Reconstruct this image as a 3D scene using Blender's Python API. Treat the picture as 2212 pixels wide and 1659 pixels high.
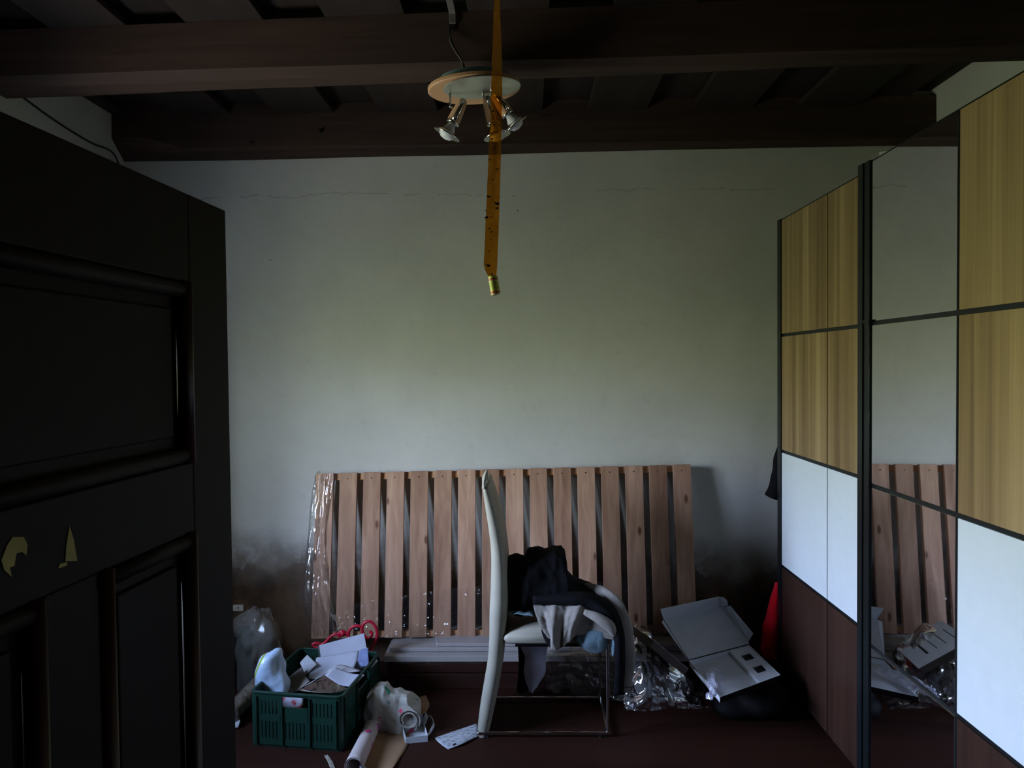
import bpy, bmesh, math, random
from mathutils import Vector, Matrix, noise

scene = bpy.context.scene
for o in list(bpy.data.objects):
    bpy.data.objects.remove(o)
random.seed(7)

# ------------------------------------------------------------------ camera
F = 1550.0
CAM = Vector((0, 0, 1.64))
_a, _b, _r = math.atan(29 / F), math.atan(39.5 / F), 0.010
_f = Vector((-math.sin(_a) * math.cos(_b), math.cos(_a) * math.cos(_b), -math.sin(_b)))
_rt = Vector((math.cos(_a), math.sin(_a), 0))
_up = _rt.cross(_f)
RT = _rt * math.cos(_r) - _up * math.sin(_r)
UP = _up * math.cos(_r) + _rt * math.sin(_r)
cd = bpy.data.cameras.new('camera')
cam = bpy.data.objects.new('camera', cd)
scene.collection.objects.link(cam)
cd.sensor_width = 36.0
cd.lens = 36.0 * F / 2212.0
cd.clip_start = 0.02
m3 = Matrix((RT, UP, -_f)).transposed()
cam.matrix_world = Matrix.Translation(CAM) @ m3.to_4x4()
scene.camera = cam

# ------------------------------------------------------------------ light
scene.view_settings.view_transform = 'Standard'
scene.view_settings.look = 'None'
scene.view_settings.gamma = 1.0
scene.view_settings.use_curve_mapping = False
scene.view_settings.exposure = 0.87

world = bpy.data.worlds.new('World')
scene.world = world
world.use_nodes = True
wn, wl = world.node_tree.nodes, world.node_tree.links
wn.clear()
w_out = wn.new('ShaderNodeOutputWorld')
w_bg = wn.new('ShaderNodeBackground')
w_tc = wn.new('ShaderNodeTexCoord')
w_sep = wn.new('ShaderNodeSeparateXYZ')
w_ramp = wn.new('ShaderNodeValToRGB')
w_map = wn.new('ShaderNodeMapRange')
w_map.inputs['From Min'].default_value = -1
w_map.inputs['From Max'].default_value = 1
wl.new(w_tc.outputs['Generated'], w_sep.inputs[0])
wl.new(w_sep.outputs['Z'], w_map.inputs['Value'])
wl.new(w_map.outputs[0], w_ramp.inputs[0])
# pale ground below the window, added to light the beam undersides, then a garden: grass and tree foliage up to some degrees above the horizon, open sky over it
e = w_ramp.color_ramp.elements
e[0].position, e[0].color = 0.0, (0.36, 0.36, 0.32, 1)
e[1].position, e[1].color = 1.0, (0.32, 0.48, 0.85, 1)
for pos, col in ((0.22, (0.34, 0.35, 0.29, 1)), (0.36, (0.17, 0.20, 0.11, 1)), (0.48, (0.38, 0.45, 0.26, 1)), (0.53, (0.66, 0.74, 0.50, 1)), (0.58, (1.08, 1.30, 1.82, 1)), (0.65, (0.95, 1.20, 1.78, 1)), (0.74, (0.52, 0.72, 1.16, 1))):
    k = e.new(pos)
    k.color = col
wl.new(w_ramp.outputs[0], w_bg.inputs[0])
w_bg.inputs[1].default_value = 30.0
wl.new(w_bg.outputs[0], w_out.inputs[0])

WIN = (1.65, 2.70, 0.85, 2.05)      # window in the left wall: y0, y1, z0, z1
XL, XR, YB, ZC = -2.2, 2.20, 3.95, 3.0
pl = bpy.data.lights.new('window_portal', 'AREA')
pl.shape = 'RECTANGLE'
pl.size, pl.size_y = WIN[1] - WIN[0], WIN[3] - WIN[2]
pl.cycles.is_portal = True
po = bpy.data.objects.new('window_portal', pl)
scene.collection.objects.link(po)
po.location = (XL - 0.42, (WIN[0] + WIN[1]) / 2, (WIN[2] + WIN[3]) / 2)
po.rotation_euler = Vector((1, 0, 0)).to_track_quat('-Z', 'Z').to_euler()

# ------------------------------------------------------------------ helpers
def ray(px, py):
    return RT * ((px - 1106.0) / F) - UP * ((py - 829.5) / F) + _f
def P(px, py, Y):
    d = ray(px, py); return CAM + d * (Y / d.y)
def PZ(px, py, z):
    d = ray(px, py); return CAM + d * ((z - CAM.z) / d.z)
def PX(px, py, X):
    d = ray(px, py); return CAM + d * (X / d.x)
V = Vector
C = scene.collection

class MB:
    """collects vertices and faces in world space"""
    def __init__(s): s.v = []; s.f = []
    def add(s, vs, fs):
        n = len(s.v); s.v += [Vector(q) for q in vs]; s.f += [tuple(i + n for i in q) for q in fs]; return s
    def box(s, a, b):
        x0, y0, z0 = (min(a[i], b[i]) for i in range(3)); x1, y1, z1 = (max(a[i], b[i]) for i in range(3))
        return s.hexa([(x0,y0,z0),(x1,y0,z0),(x1,y1,z0),(x0,y1,z0)], [(x0,y0,z1),(x1,y0,z1),(x1,y1,z1),(x0,y1,z1)])
    def hexa(s, lo, hi):
        return s.add(list(lo) + list(hi), [(3,2,1,0),(4,5,6,7),(0,1,5,4),(1,2,6,5),(2,3,7,6),(3,0,4,7)])
    def obox(s, o, u, v, w, r):
        """box in the frame (o; u, v, w), r = (u0,u1,v0,v1,w0,w1)"""
        q = lambda a, b, c: o + u * a + v * b + w * c
        return s.hexa([q(r[0],r[2],r[4]), q(r[1],r[2],r[4]), q(r[1],r[3],r[4]), q(r[0],r[3],r[4])],
                      [q(r[0],r[2],r[5]), q(r[1],r[2],r[5]), q(r[1],r[3],r[5]), q(r[0],r[3],r[5])])
    def prism(s, poly, ext):
        n = len(poly); ext = Vector(ext)
        a = [Vector(q) for q in poly]; b = [q + ext for q in a]
        return s.add(a + b, [tuple(range(n))[::-1], tuple(range(n, 2*n))] + [(i, (i+1) % n, n + (i+1) % n, n + i) for i in range(n)])
    def tube(s, pts, rad, n=10, flat=1.0, hint=(0,1,0), caps=True):
        pts = [Vector(q) for q in pts]; h = Vector(hint)
        if not isinstance(rad, (list, tuple)): rad = [rad] * len(pts)
        rings = []
        for i, q in enumerate(pts):
            t = (pts[min(i+1, len(pts)-1)] - pts[max(i-1, 0)]).normalized()
            a = h - t * h.dot(t)
            if a.length < 1e-4: a = Vector((1,0,0)) - t * t.x
            a.normalize(); b = t.cross(a)
            rings.append([q + a * (rad[i] * flat * math.cos(k*2*math.pi/n)) + b * (rad[i] * math.sin(k*2*math.pi/n)) for k in range(n)])
        vs = [p for r in rings for p in r]; fs = []
        for i in range(len(pts)-1):
            for k in range(n):
                fs.append((i*n+k, i*n+(k+1) % n, (i+1)*n+(k+1) % n, (i+1)*n+k))
        if caps: fs += [tuple(range(n))[::-1], tuple((len(pts)-1)*n + k for k in range(n))]
        return s.add(vs, fs)
    def lathe(s, base, axis, prof, n=24, ex=1.0, hint=(1,0,0)):
        """prof = [(radius, height)], ex = stretch along the hint direction"""
        ax = Vector(axis).normalized(); a = Vector(hint); a = (a - ax * a.dot(ax)).normalized(); b = ax.cross(a); base = Vector(base)
        vs = []; fs = []
        for r, h in prof:
            vs += [base + ax*h + a*(r*ex*math.cos(2*math.pi*k/n)) + b*(r*math.sin(2*math.pi*k/n)) for k in range(n)]
        for i in range(len(prof)-1):
            for k in range(n): fs.append((i*n+k, i*n+(k+1) % n, (i+1)*n+(k+1) % n, (i+1)*n+k))
        fs += [tuple(range(n))[::-1], tuple((len(prof)-1)*n + k for k in range(n))]
        return s.add(vs, fs)
    def ball(s, c, r, seg=14, rings=9):
        c = Vector(c); vs = []; fs = []
        if not isinstance(r, (tuple, list)): r = (r, r, r)
        for i in range(rings+1):
            th = math.pi * (i + 0.001) / (rings + 0.002)
            for k in range(seg):
                ph = 2*math.pi*k/seg
                vs.append(c + Vector((r[0]*math.sin(th)*math.cos(ph), r[1]*math.sin(th)*math.sin(ph), r[2]*math.cos(th))))
        for i in range(rings):
            for k in range(seg): fs.append((i*seg+k, (i+1)*seg+k, (i+1)*seg+(k+1) % seg, i*seg+(k+1) % seg))
        fs += [tuple(range(seg)), tuple(rings*seg + k for k in range(seg))[::-1]]
        return s.add(vs, fs)
    def patch(s, ctrl, nu=24, nv=24, amp=0.0, freq=12.0, seed=0.0, fold=None):
        g = grid(ctrl, nu, nv)
        nr, nc = len(g), len(g[0])
        if amp or fold:
            nrm = [[((g[i][min(j+1,nc-1)] - g[i][max(j-1,0)]).cross(g[min(i+1,nr-1)][j] - g[max(i-1,0)][j])) for j in range(nc)] for i in range(nr)]
            g2 = []
            for i in range(nr):
                row = []
                for j in range(nc):
                    n_ = nrm[i][j]; n_ = n_.normalized() if n_.length > 1e-9 else Vector((0,-1,0))
                    d = 0
                    if amp: d += amp * noise.noise(g[i][j] * freq + Vector((seed, seed*1.7, 0)))
                    if fold: d += fold(i/(nr-1), j/(nc-1))
                    row.append(g[i][j] + n_ * d)
                g2.append(row)
            g = g2
        return s.add([p for r in g for p in r], [(i*nc+j, i*nc+j+1, (i+1)*nc+j+1, (i+1)*nc+j) for i in range(nr-1) for j in range(nc-1)])

def cr(a, t):
    """Catmull-Rom through the points a at t in 0..1"""
    n = len(a) - 1
    x = min(max(t, 0), 1) * n; i = min(int(x), n-1); u = x - i
    p1, p2 = a[i], a[i+1]
    p0 = a[i-1] if i > 0 else p1*2 - p2
    p3 = a[i+2] if i+2 <= n else p2*2 - p1
    return 0.5 * (p1*2 + (p2-p0)*u + (p0*2 - p1*5 + p2*4 - p3)*u*u + (p1*3 - p0 - p2*3 + p3)*u*u*u)
def curve(pts, n):
    pts = [Vector(q) for q in pts]; return [cr(pts, i/(n-1)) for i in range(n)]
def curve1(vals, n):
    return [q.x for q in curve([(v, 0, 0) for v in vals], n)]
def grid(ctrl, nu, nv):
    rows = [[cr([Vector(q) for q in r], j/(nu-1)) for j in range(nu)] for r in ctrl]
    return [[cr([rows[k][j] for k in range(len(rows))], i/(nv-1)) for j in range(nu)] for i in range(nv)]
def pg(rows):
    """rows of (px, py, Y) -> world control grid"""
    return [[P(*q) for q in r] for r in rows]

def tag(o, label=None, cat=None, group=None, kind=None):
    if label: o['label'] = label
    if cat: o['category'] = cat
    if group: o['group'] = group
    if kind: o['kind'] = kind
    return o
def empty(name, loc, label=None, cat=None, group=None, kind=None):
    o = bpy.data.objects.new(name, None); C.objects.link(o)
    o.location = loc; o.empty_display_size = 0.1
    o['_o'] = tuple(loc)
    return tag(o, label, cat, group, kind)
def make(name, mb, m, parent=None, label=None, cat=None, group=None, kind=None, smooth=False, bevel=0.0, solid=0.0, sub=0, auto=False):
    if parent is not None: org = Vector(parent['_o'])
    else:
        lo = Vector([min(p[i] for p in mb.v) for i in range(3)]); hi = Vector([max(p[i] for p in mb.v) for i in range(3)])
        org = Vector(((lo.x+hi.x)/2, (lo.y+hi.y)/2, lo.z))
    me = bpy.data.meshes.new(name)
    me.from_pydata([tuple(p - org) for p in mb.v], [], mb.f)
    bm = bmesh.new(); bm.from_mesh(me); bmesh.ops.recalc_face_normals(bm, faces=bm.faces); bm.to_mesh(me); bm.free()
    if isinstance(m, (list, tuple)):
        for k in m: me.materials.append(k)
    else: me.materials.append(m)
    if smooth:
        me.polygons.foreach_set('use_smooth', [True]*len(me.polygons))
    o = bpy.data.objects.new(name, me); C.objects.link(o)
    if parent is None: o.location = org
    else: o.parent = parent
    o['_o'] = tuple(org)
    if solid:
        k = o.modifiers.new('thickness', 'SOLIDIFY'); k.thickness = solid; k.offset = 0
    if bevel:
        k = o.modifiers.new('bevel', 'BEVEL'); k.width = bevel; k.segments = 2 if bevel < 0.004 else 4; k.limit_method = 'ANGLE'
    if sub:
        k = o.modifiers.new('subdivision', 'SUBSURF'); k.levels = sub; k.render_levels = sub
    return tag(o, label, cat, group, kind)
def heap(name, balls, m, parent=None, voxel=0.012, disp=0.02, dscale=0.08, smooth_it=3, **kw):
    """a soft lump grown from overlapping ellipsoids, voxel-remeshed and creased"""
    mb = MB()
    for c, r in balls: mb.ball(c, r)
    o = make(name, mb, m, parent, smooth=True, **kw)
    k = o.modifiers.new('remesh', 'REMESH'); k.mode = 'VOXEL'; k.voxel_size = voxel; k.use_smooth_shade = True
    k = o.modifiers.new('smooth', 'SMOOTH'); k.factor = 0.6; k.iterations = smooth_it
    t = bpy.data.textures.new(name + '_folds', 'CLOUDS'); t.noise_scale = dscale; t.noise_depth = 2; t.noise_type = 'HARD_NOISE'
    k = o.modifiers.new('folds', 'DISPLACE'); k.texture = t; k.strength = -disp; k.mid_level = 0.4; k.texture_coords = 'LOCAL'
    return o

def dome(cols, nsec=90, nring=40, amp=0.012, freq=11.0, seed=0.0, power=0.8):
    """a soft bundle lofted along x: cols = (px, py_top, py_bottom, Y, half depth)"""
    n = len(cols) - 1; secs_ = []
    for i in range(nsec):
        x = i/(nsec-1)*n; k_ = min(int(x), n-1); t = x - k_
        c = [a*(1-t) + b*t for a, b in zip(cols[k_], cols[k_+1])]
        top, bot = P(c[0], c[1], c[3]), P(c[0], c[2], c[3]); ctr = (top+bot)/2; rz = (top.z-bot.z)/2
        e_ = min(1.0, math.sqrt(min(i, nsec-1-i)/(nsec*0.05) + 0.02)); ring = []
        for a in range(nring):
            th = 2*math.pi*a/nring; ca, sa = math.cos(th), math.sin(th)
            d = Vector((0, c[4]*math.copysign(abs(ca)**power, ca)*e_, rz*math.copysign(abs(sa)**power, sa)*e_))
            q = ctr + d
            r1 = 1-2*abs(noise.noise(q*freq + Vector((seed, 0, seed)))); r2 = 1-2*abs(noise.noise(q*freq*2.3 + Vector((0, seed, 4))))
            q = q + d.normalized()*(amp*(r1-0.45) + amp*0.45*(r2-0.45))*min(1.0, e_)
            ring.append(q)
        secs_.append(ring)
    m_ = MB(); m_.add([p for r_ in secs_ for p in r_], [(i*nring+a, i*nring+(a+1)%nring, (i+1)*nring+(a+1)%nring, (i+1)*nring+a) for i in range(nsec-1) for a in range(nring)] + [tuple(range(nring)), tuple((nsec-1)*nring+a for a in range(nring))[::-1]])
    return m_

# ------------------------------------------------------------------ materials
def lin(c):
    return tuple(((x/255.0)/12.92 if x/255.0 <= 0.04045 else ((x/255.0+0.055)/1.055)**2.4) for x in c) + (1,)
class Mat:
    def __init__(s, name, rough=0.6, spec=0.3, metal=0.0):
        s.m = bpy.data.materials.new(name); s.m.use_nodes = True
        s.n, s.l = s.m.node_tree.nodes, s.m.node_tree.links
        s.b = s.n['Principled BSDF']; s.out = s.n['Material Output']
        s.b.inputs['Roughness'].default_value = rough
        s.b.inputs['Specular IOR Level'].default_value = spec
        s.b.inputs['Metallic'].default_value = metal
    def tc(s, rnd=True, scale=(1,1,1), rot=(0,0,0)):
        t = s.n.new('ShaderNodeTexCoord'); mp = s.n.new('ShaderNodeMapping')
        mp.inputs['Scale'].default_value = scale; mp.inputs['Rotation'].default_value = rot
        if rnd:
            oi = s.n.new('ShaderNodeObjectInfo'); mu = s.n.new('ShaderNodeVectorMath'); mu.operation = 'SCALE'
            cx = s.n.new('ShaderNodeCombineXYZ')
            for i in range(3): s.l.new(oi.outputs['Random'], cx.inputs[i])
            s.l.new(cx.outputs[0], mu.inputs[0]); mu.inputs['Scale'].default_value = 31.7
            ad = s.n.new('ShaderNodeVectorMath'); s.l.new(t.outputs['Object'], ad.inputs[0]); s.l.new(mu.outputs[0], ad.inputs[1])
            s.l.new(ad.outputs[0], mp.inputs[0])
        else: s.l.new(t.outputs['Object'], mp.inputs[0])
        return mp.outputs[0]
    def noise(s, vec, scale=5, detail=4, rough=0.55, dist=0.0):
        k = s.n.new('ShaderNodeTexNoise'); s.l.new(vec, k.inputs['Vector'])
        for a, v in (('Scale', scale), ('Detail', detail), ('Roughness', rough), ('Distortion', dist)): k.inputs[a].default_value = v
        return k.outputs['Fac']
    def ramp(s, fac, stops):
        r = s.n.new('ShaderNodeValToRGB'); s.l.new(fac, r.inputs[0]); el = r.color_ramp.elements
        el[0].position, el[0].color = stops[0]; el[1].position, el[1].color = stops[-1]
        for p, c in stops[1:-1]:
            q = el.new(p); q.color = c
        return r.outputs[0]
    def mix(s, fac, a, b, mode='MIX'):
        k = s.n.new('ShaderNodeMix'); k.data_type = 'RGBA'; k.blend_type = mode
        for inp, val in ((k.inputs['Factor'], fac), (k.inputs[6], a), (k.inputs[7], b)):
            if hasattr(val, 'node'): s.l.new(val, inp)
            elif isinstance(val, (int, float)): inp.default_value = val
            else: inp.default_value = val
        return k.outputs[2]
    def math(s, op, a, b=0.0, clamp=False):
        k = s.n.new('ShaderNodeMath'); k.operation = op; k.use_clamp = clamp
        for i, val in enumerate((a, b)):
            if hasattr(val, 'node'): s.l.new(val, k.inputs[i])
            else: k.inputs[i].default_value = val
        return k.outputs[0]
    def sep(s, vec):
        k = s.n.new('ShaderNodeSeparateXYZ'); s.l.new(vec, k.inputs[0]); return k.outputs
    def col(s, c):
        if hasattr(c, 'node'): s.l.new(c, s.b.inputs['Base Color'])
        else: s.b.inputs['Base Color'].default_value = c
        return s
    def bump(s, h, strength=0.3, dist=0.01):
        k = s.n.new('ShaderNodeBump'); s.l.new(h, k.inputs['Height']); k.inputs['Strength'].default_value = strength; k.inputs['Distance'].default_value = dist
        s.l.new(k.outputs[0], s.b.inputs['Normal']); return k.outputs[0]
    def done(s): return s.m

def plain(name, c, rough=0.6, spec=0.3, metal=0.0, var=0.12, sc=18.0, bump=0.0):
    k = Mat(name, rough, spec, metal); v = k.tc()
    n = k.noise(v, sc, 4)
    c = lin(c); d = tuple(x*(1-var) for x in c[:3]) + (1,); l_ = tuple(min(1, x*(1+var)) for x in c[:3]) + (1,)
    k.col(k.ramp(n, [(0.3, d), (0.7, l_)]))
    if bump: k.bump(n, bump, 0.01)
    return k.done()
def fabric(name, c, var=0.15, fold=0.5, weave=900.0):
    k = Mat(name, 0.9, 0.1); v = k.tc()
    n = k.noise(v, 9, 5, 0.6, 0.6); w = k.noise(v, weave, 2)
    c = lin(c); d = tuple(x*(1-var) for x in c[:3]) + (1,); l_ = tuple(min(1, x*(1+var)) for x in c[:3]) + (1,)
    k.col(k.ramp(n, [(0.3, d), (0.7, l_)]))
    k.bump(k.math('ADD', n, k.math('MULTIPLY', w, 0.05)), fold, 0.02)
    k.b.inputs['Sheen Weight'].default_value = 0.0 if sum(c[:3]) < 0.1 else 0.15
    return k.done()
def wood(name, a, b, grain='z', fine=26.0, along=1.2, knots=0.0, rough=0.55, spec=0.3, knotcol=(70,40,22), bump=0.12, tone=0.0):
    k = Mat(name, rough, spec)
    sc = {'x': (along, fine, fine), 'y': (fine, along, fine), 'z': (fine, fine, along)}[grain]
    v = k.tc(True, sc)
    n = k.noise(v, 1.0, 6, 0.6, 0.7)
    n2 = k.noise(v, 0.22, 3, 0.5, 0.4)
    f = k.math('ADD', k.math('MULTIPLY', n, 0.55), k.math('MULTIPLY', n2, 0.45))
    c = k.ramp(f, [(0.33, lin(a)), (0.5, lin([(x+y)/2 for x, y in zip(a, b)])), (0.67, lin(b))])
    if tone:
        oi = k.n.new('ShaderNodeObjectInfo')
        c = k.mix(1.0, c, k.ramp(oi.outputs['Random'], [(0.0, (1-tone, 1-tone*1.1, 1-tone*1.2, 1)), (1.0, (1, 1, 1, 1))]), 'MULTIPLY')
    if knots:
        ks = {'x': (2.2, 12, 12), 'y': (12, 2.2, 12), 'z': (10, 10, 4.0)}[grain]
        vo = k.n.new('ShaderNodeTexVoronoi'); k.l.new(k.tc(True, ks), vo.inputs['Vector']); vo.inputs['Scale'].default_value = 1.0
        kf = k.ramp(vo.outputs['Distance'], [(0.0, (1,1,1,1)), (0.07, (0.85,0.85,0.85,1)), (0.13, (0,0,0,1))])
        sel = k.math('GREATER_THAN', k.sep(vo.outputs['Color'])[0], 1.0 - knots)
        c = k.mix(k.math('MULTIPLY', kf, sel), c, lin(knotcol))
    k.col(c)
    k.bump(n, bump, 0.004)
    return k.done()
def film(name, haze=0.10, gloss=0.30, rough=0.12, scale=14.0, strength=1.0, tint=(0.9,0.92,0.95), fres=1.0):
    """thin clear plastic: mostly see-through, with crinkled shine and a little haze"""
    k = Mat(name); v = k.tc()
    n = k.noise(v, scale, 2, 0.5, 0.8)
    bp = k.n.new('ShaderNodeBump'); k.l.new(n, bp.inputs['Height']); bp.inputs['Strength'].default_value = strength; bp.inputs['Distance'].default_value = 0.012
    tr = k.n.new('ShaderNodeBsdfTransparent'); tr.inputs[0].default_value = (0.99, 0.99, 0.99, 1)
    gl = k.n.new('ShaderNodeBsdfGlossy'); gl.inputs['Roughness'].default_value = rough; k.l.new(bp.outputs[0], gl.inputs['Normal'])
    df = k.n.new('ShaderNodeBsdfDiffuse'); df.inputs[0].default_value = tint + (1,); k.l.new(bp.outputs[0], df.inputs['Normal'])
    lw = k.n.new('ShaderNodeLayerWeight'); lw.inputs[0].default_value = 0.35; k.l.new(bp.outputs[0], lw.inputs['Normal'])
    m1 = k.n.new('ShaderNodeMixShader'); m1.inputs[0].default_value = haze
    k.l.new(tr.outputs[0], m1.inputs[1]); k.l.new(df.outputs[0], m1.inputs[2])
    m2 = k.n.new('ShaderNodeMixShader')
    fr = k.math('ADD', k.math('MULTIPLY', lw.outputs['Fresnel'], gloss*2*fres), gloss*0.35, True)
    k.l.new(fr, m2.inputs[0]); k.l.new(m1.outputs[0], m2.inputs[1]); k.l.new(gl.outputs[0], m2.inputs[2])
    k.l.new(m2.outputs[0], k.out.inputs[0])
    return k.done()

def plaster(name, base=(190,190,184), damp=False):
    k = Mat(name, 0.9, 0.15); v = k.tc(False)
    n = k.noise(v, 1.6, 5, 0.6); n2 = k.noise(v, 26, 6, 0.65)
    b0 = lin(base); b1 = tuple(x*0.86 for x in b0[:3]) + (1,)
    c = k.ramp(n, [(0.3, b1), (0.65, b0)])
    c = k.mix(k.ramp(n2, [(0.30, (0.10,0.10,0.10,1)), (0.42, (0,0,0,1))]), c, lin((120,112,100)))
    if damp:
        z = k.sep(v)[2]; x = k.sep(v)[0]
        # hairline crack meandering across the wall near the beam
        cz = k.math('ABSOLUTE', k.math('SUBTRACT', k.math('SUBTRACT', z, 2.585), k.math('MULTIPLY', k.math('SUBTRACT', k.noise(v, 2.6, 6, 0.7), 0.5), 0.16)))
        cf = k.math('MULTIPLY', k.math('LESS_THAN', cz, 0.0032), k.math('GREATER_THAN', k.noise(v, 3.7, 2), 0.47))
        c = k.mix(k.math('MULTIPLY', cf, 0.28), c, lin((70,64,56)))
        # rising damp: brown stain with an uneven tide line, flaking along it
        edge = k.math('ADD', 0.62, k.math('MULTIPLY', k.math('SUBTRACT', k.noise(v, 1.9, 5, 0.6), 0.5), 0.8))
        t = k.math('SUBTRACT', edge, z)
        st = k.ramp(k.math('ADD', k.math('MULTIPLY', t, 1.6), 0.5), [(0.22, (0,0,0,1)), (0.5, (0.45,0.45,0.45,1)), (0.75, (0.88,0.88,0.88,1)), (1.0, (1,1,1,1))])
        stain = k.ramp(k.noise(v, 5, 5, 0.6), [(0.35, lin((62,47,36))), (0.7, lin((108,86,68)))])
        c = k.mix(st, c, stain)
        fl = k.math('MULTIPLY', k.ramp(k.noise(v, 6, 6, 0.7), [(0.55, (0,0,0,1)), (0.66, (1,1,1,1))]), k.math('LESS_THAN', k.math('ABSOLUTE', k.math('SUBTRACT', t, 0.02)), 0.13))
        c = k.mix(k.math('MULTIPLY', fl, 0.45), c, lin((190,186,184)))
        # specks and chips
        vo = k.n.new('ShaderNodeTexVoronoi'); k.l.new(v, vo.inputs['Vector']); vo.inputs['Scale'].default_value = 3.2
        sp = k.math('MULTIPLY', k.math('LESS_THAN', vo.outputs['Distance'], 0.013), k.math('GREATER_THAN', k.sep(vo.outputs['Color'])[1], 0.6))
        c = k.mix(k.math('MULTIPLY', sp, 0.8), c, lin((60,52,44)))
    k.col(c); k.bump(k.math('ADD', k.math('MULTIPLY', n, 1.0), k.math('MULTIPLY', n2, 0.12)), 0.35, 0.03)
    return k.done()

M = {}
M['wall'] = plaster('plaster_white', (196,195,187))
M['wall_damp'] = plaster('plaster_damp', (196,195,187), True)
M['hall'] = plaster('hall_plaster', (120,112,100))
M['floor'] = wood('floor_wood', (36,18,12), (54,27,19), 'x', 22, 1.0, rough=0.6, spec=0.15)
M['beam'] = wood('beam_wood', (42,30,25), (76,56,46), 'x', 18, 0.9, knots=0.12, rough=0.75, knotcol=(34,22,18), bump=0.3)
M['ceil'] = wood('ceiling_wood', (30,23,20), (50,39,34), 'y', 16, 0.9, rough=0.8)
M['door'] = wood('door_wood', (26,17,12), (36,24,17), 'z', 12, 0.8, rough=0.6, spec=0.2, bump=0.06)
M['mould_lit'] = wood('moulding_highlight', (44,18,18), (60,26,25), 'z', 12, 0.8, rough=0.35, spec=0.4, bump=0.05)  # upright mouldings only: their reddish highlight is put into the colour
M['chip'] = plain('bare_chip', (196,182,120), 0.9)
M['oak'] = wood('oak_veneer', (100,78,52), (166,141,101), 'z', 24, 0.35, knots=0.05, rough=0.42, knotcol=(120,84,48), bump=0.04)
M['brown'] = wood('brown_veneer', (42,27,22), (64,42,34), 'z', 20, 0.8, rough=0.35, spec=0.4, bump=0.04)
M['white_gloss'] = plain('white_lacquer', (206,214,222), 0.22, 0.5, var=0.02)
M['black_alu'] = plain('black_aluminium', (18,22,24), 0.35, 0.5, var=0.1)
M['mirror'] = plain('mirror_glass', (244,244,246), 0.02, 0.5, 1.0, var=0.0)
M['carcass'] = plain('carcass_board', (120,104,92), 0.5, 0.3, var=0.05)
M['pine'] = wood('pine_slat', (140,102,80), (202,164,136), 'z', 24, 0.6, knots=0.5, rough=0.6, knotcol=(88,50,28), tone=0.34)
M['pine_x'] = wood('pine_rail', (148,104,72), (188,142,104), 'x', 20, 0.8, rough=0.6)
M['nail'] = plain('nail_steel', (60,50,44), 0.5, 0.5, 0.6)
M['film'] = film('clear_film', 0.006, 0.10, 0.09, 22, 0.8, fres=0.0)
M['film_shiny'] = film('shiny_film', 0.02, 0.45, 0.09, 14, 0.7, fres=0.4)
M['film_bag'] = film('clear_bag', 0.085, 0.40, 0.10, 9, 0.35)
M['white_board'] = plain('white_board', (158,152,150), 0.5, 0.3, var=0.05)
M['redbrown'] = wood('red_brown_board', (38,21,16), (56,32,25), 'x', 18, 0.8, rough=0.45)
M['leather'] = plain('cream_leatherette', (152,148,134), 0.5, 0.35, var=0.08, sc=9, bump=0.15)
M['seam'] = plain('dark_seam', (40,38,36), 0.8)
M['chrome'] = plain('chrome', (214,214,216), 0.12, 0.5, 1.0, var=0.02)
M['black_cloth'] = fabric('black_cloth', (14,15,18), fold=0.7)
M['navy_cloth'] = fabric('navy_cloth', (12,12,16), fold=0.5)
M['grey_cloth'] = fabric('grey_cloth', (124,119,114), fold=0.45)
M['blue_cloth'] = fabric('blue_grey_cloth', (104,128,142), fold=0.4)
M['lav_cloth'] = fabric('lavender_cloth', (206,204,226), fold=0.4)
M['red_cloth'] = fabric('red_cloth', (214,12,34), fold=0.35)
M['crate'] = plain('green_crate_plastic', (16,50,40), 0.45, 0.4, var=0.08)
M['paper'] = plain('white_paper', (176,178,192), 0.8, 0.2, var=0.03)
M['kraft'] = plain('kraft_paper', (140,110,84), 0.85, 0.15, var=0.12, sc=7, bump=0.3)
M['card_white'] = plain('white_card', (196,200,208), 0.7, 0.2, var=0.04)
M['card_grey'] = plain('grey_card', (176,178,184), 0.75, 0.2, var=0.05)
M['black'] = plain('black_nylon', (10,10,12), 0.75, 0.2, var=0.3, sc=40)
M['red_plastic'] = plain('red_plastic', (176,22,48), 0.35, 0.4)
M['dark'] = plain('dark_plastic', (22,22,26), 0.5, 0.4)
M['bulb'] = plain('bulb_white', (222,222,228), 0.25, 0.5, var=0.0)
M['beech'] = wood('beech_wood', (196,150,110), (222,180,140), 'x', 14, 1.0, rough=0.4)
M['steel'] = plain('satin_steel', (190,194,186), 0.35, 0.5, 0.7, var=0.05)
M['teal'] = plain('teal_lacquer', (120,150,158), 0.3, 0.5, var=0.06)
M['wire_grey'] = plain('grey_trunking', (100,96,92), 0.6)
M['socket'] = plain('socket_plastic', (222,214,206), 0.4, 0.4, var=0.02)

# ------------------------------------------------------------------ the room
H0, H1 = -2.0, 0.35          # hall behind the camera; front wall y 0.05..0.35
def struct(name, mb, m, parent=None, **kw):
    return make(name, mb, m, parent, kind='structure' if parent is None else None, **kw)
struct('floor', MB().box((XL-0.5, H0, -0.12), (XR+0.2, YB+0.2, 0.0)), M['floor'])
wb = MB().box((XL-0.5, YB, 0.0), (XR+0.2, YB+0.2, 3.3))
struct('wall_back', wb, M['wall_damp'])
y0, y1, z0, z1 = WIN
wlm = MB()
wlm.box((XL-0.45, H1, 0), (XL, y0, 3.3)).box((XL-0.45, y1, 0), (XL, YB, 3.3)).box((XL-0.45, y0, 0), (XL, y1, z0)).box((XL-0.45, y0, z1), (XL, y1, 3.3))
struct('wall_left', wlm, M['wall'])
struct('wall_right', MB().box((XR, H1, 0), (XR+0.2, YB, 3.3)), M['wall'])

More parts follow.
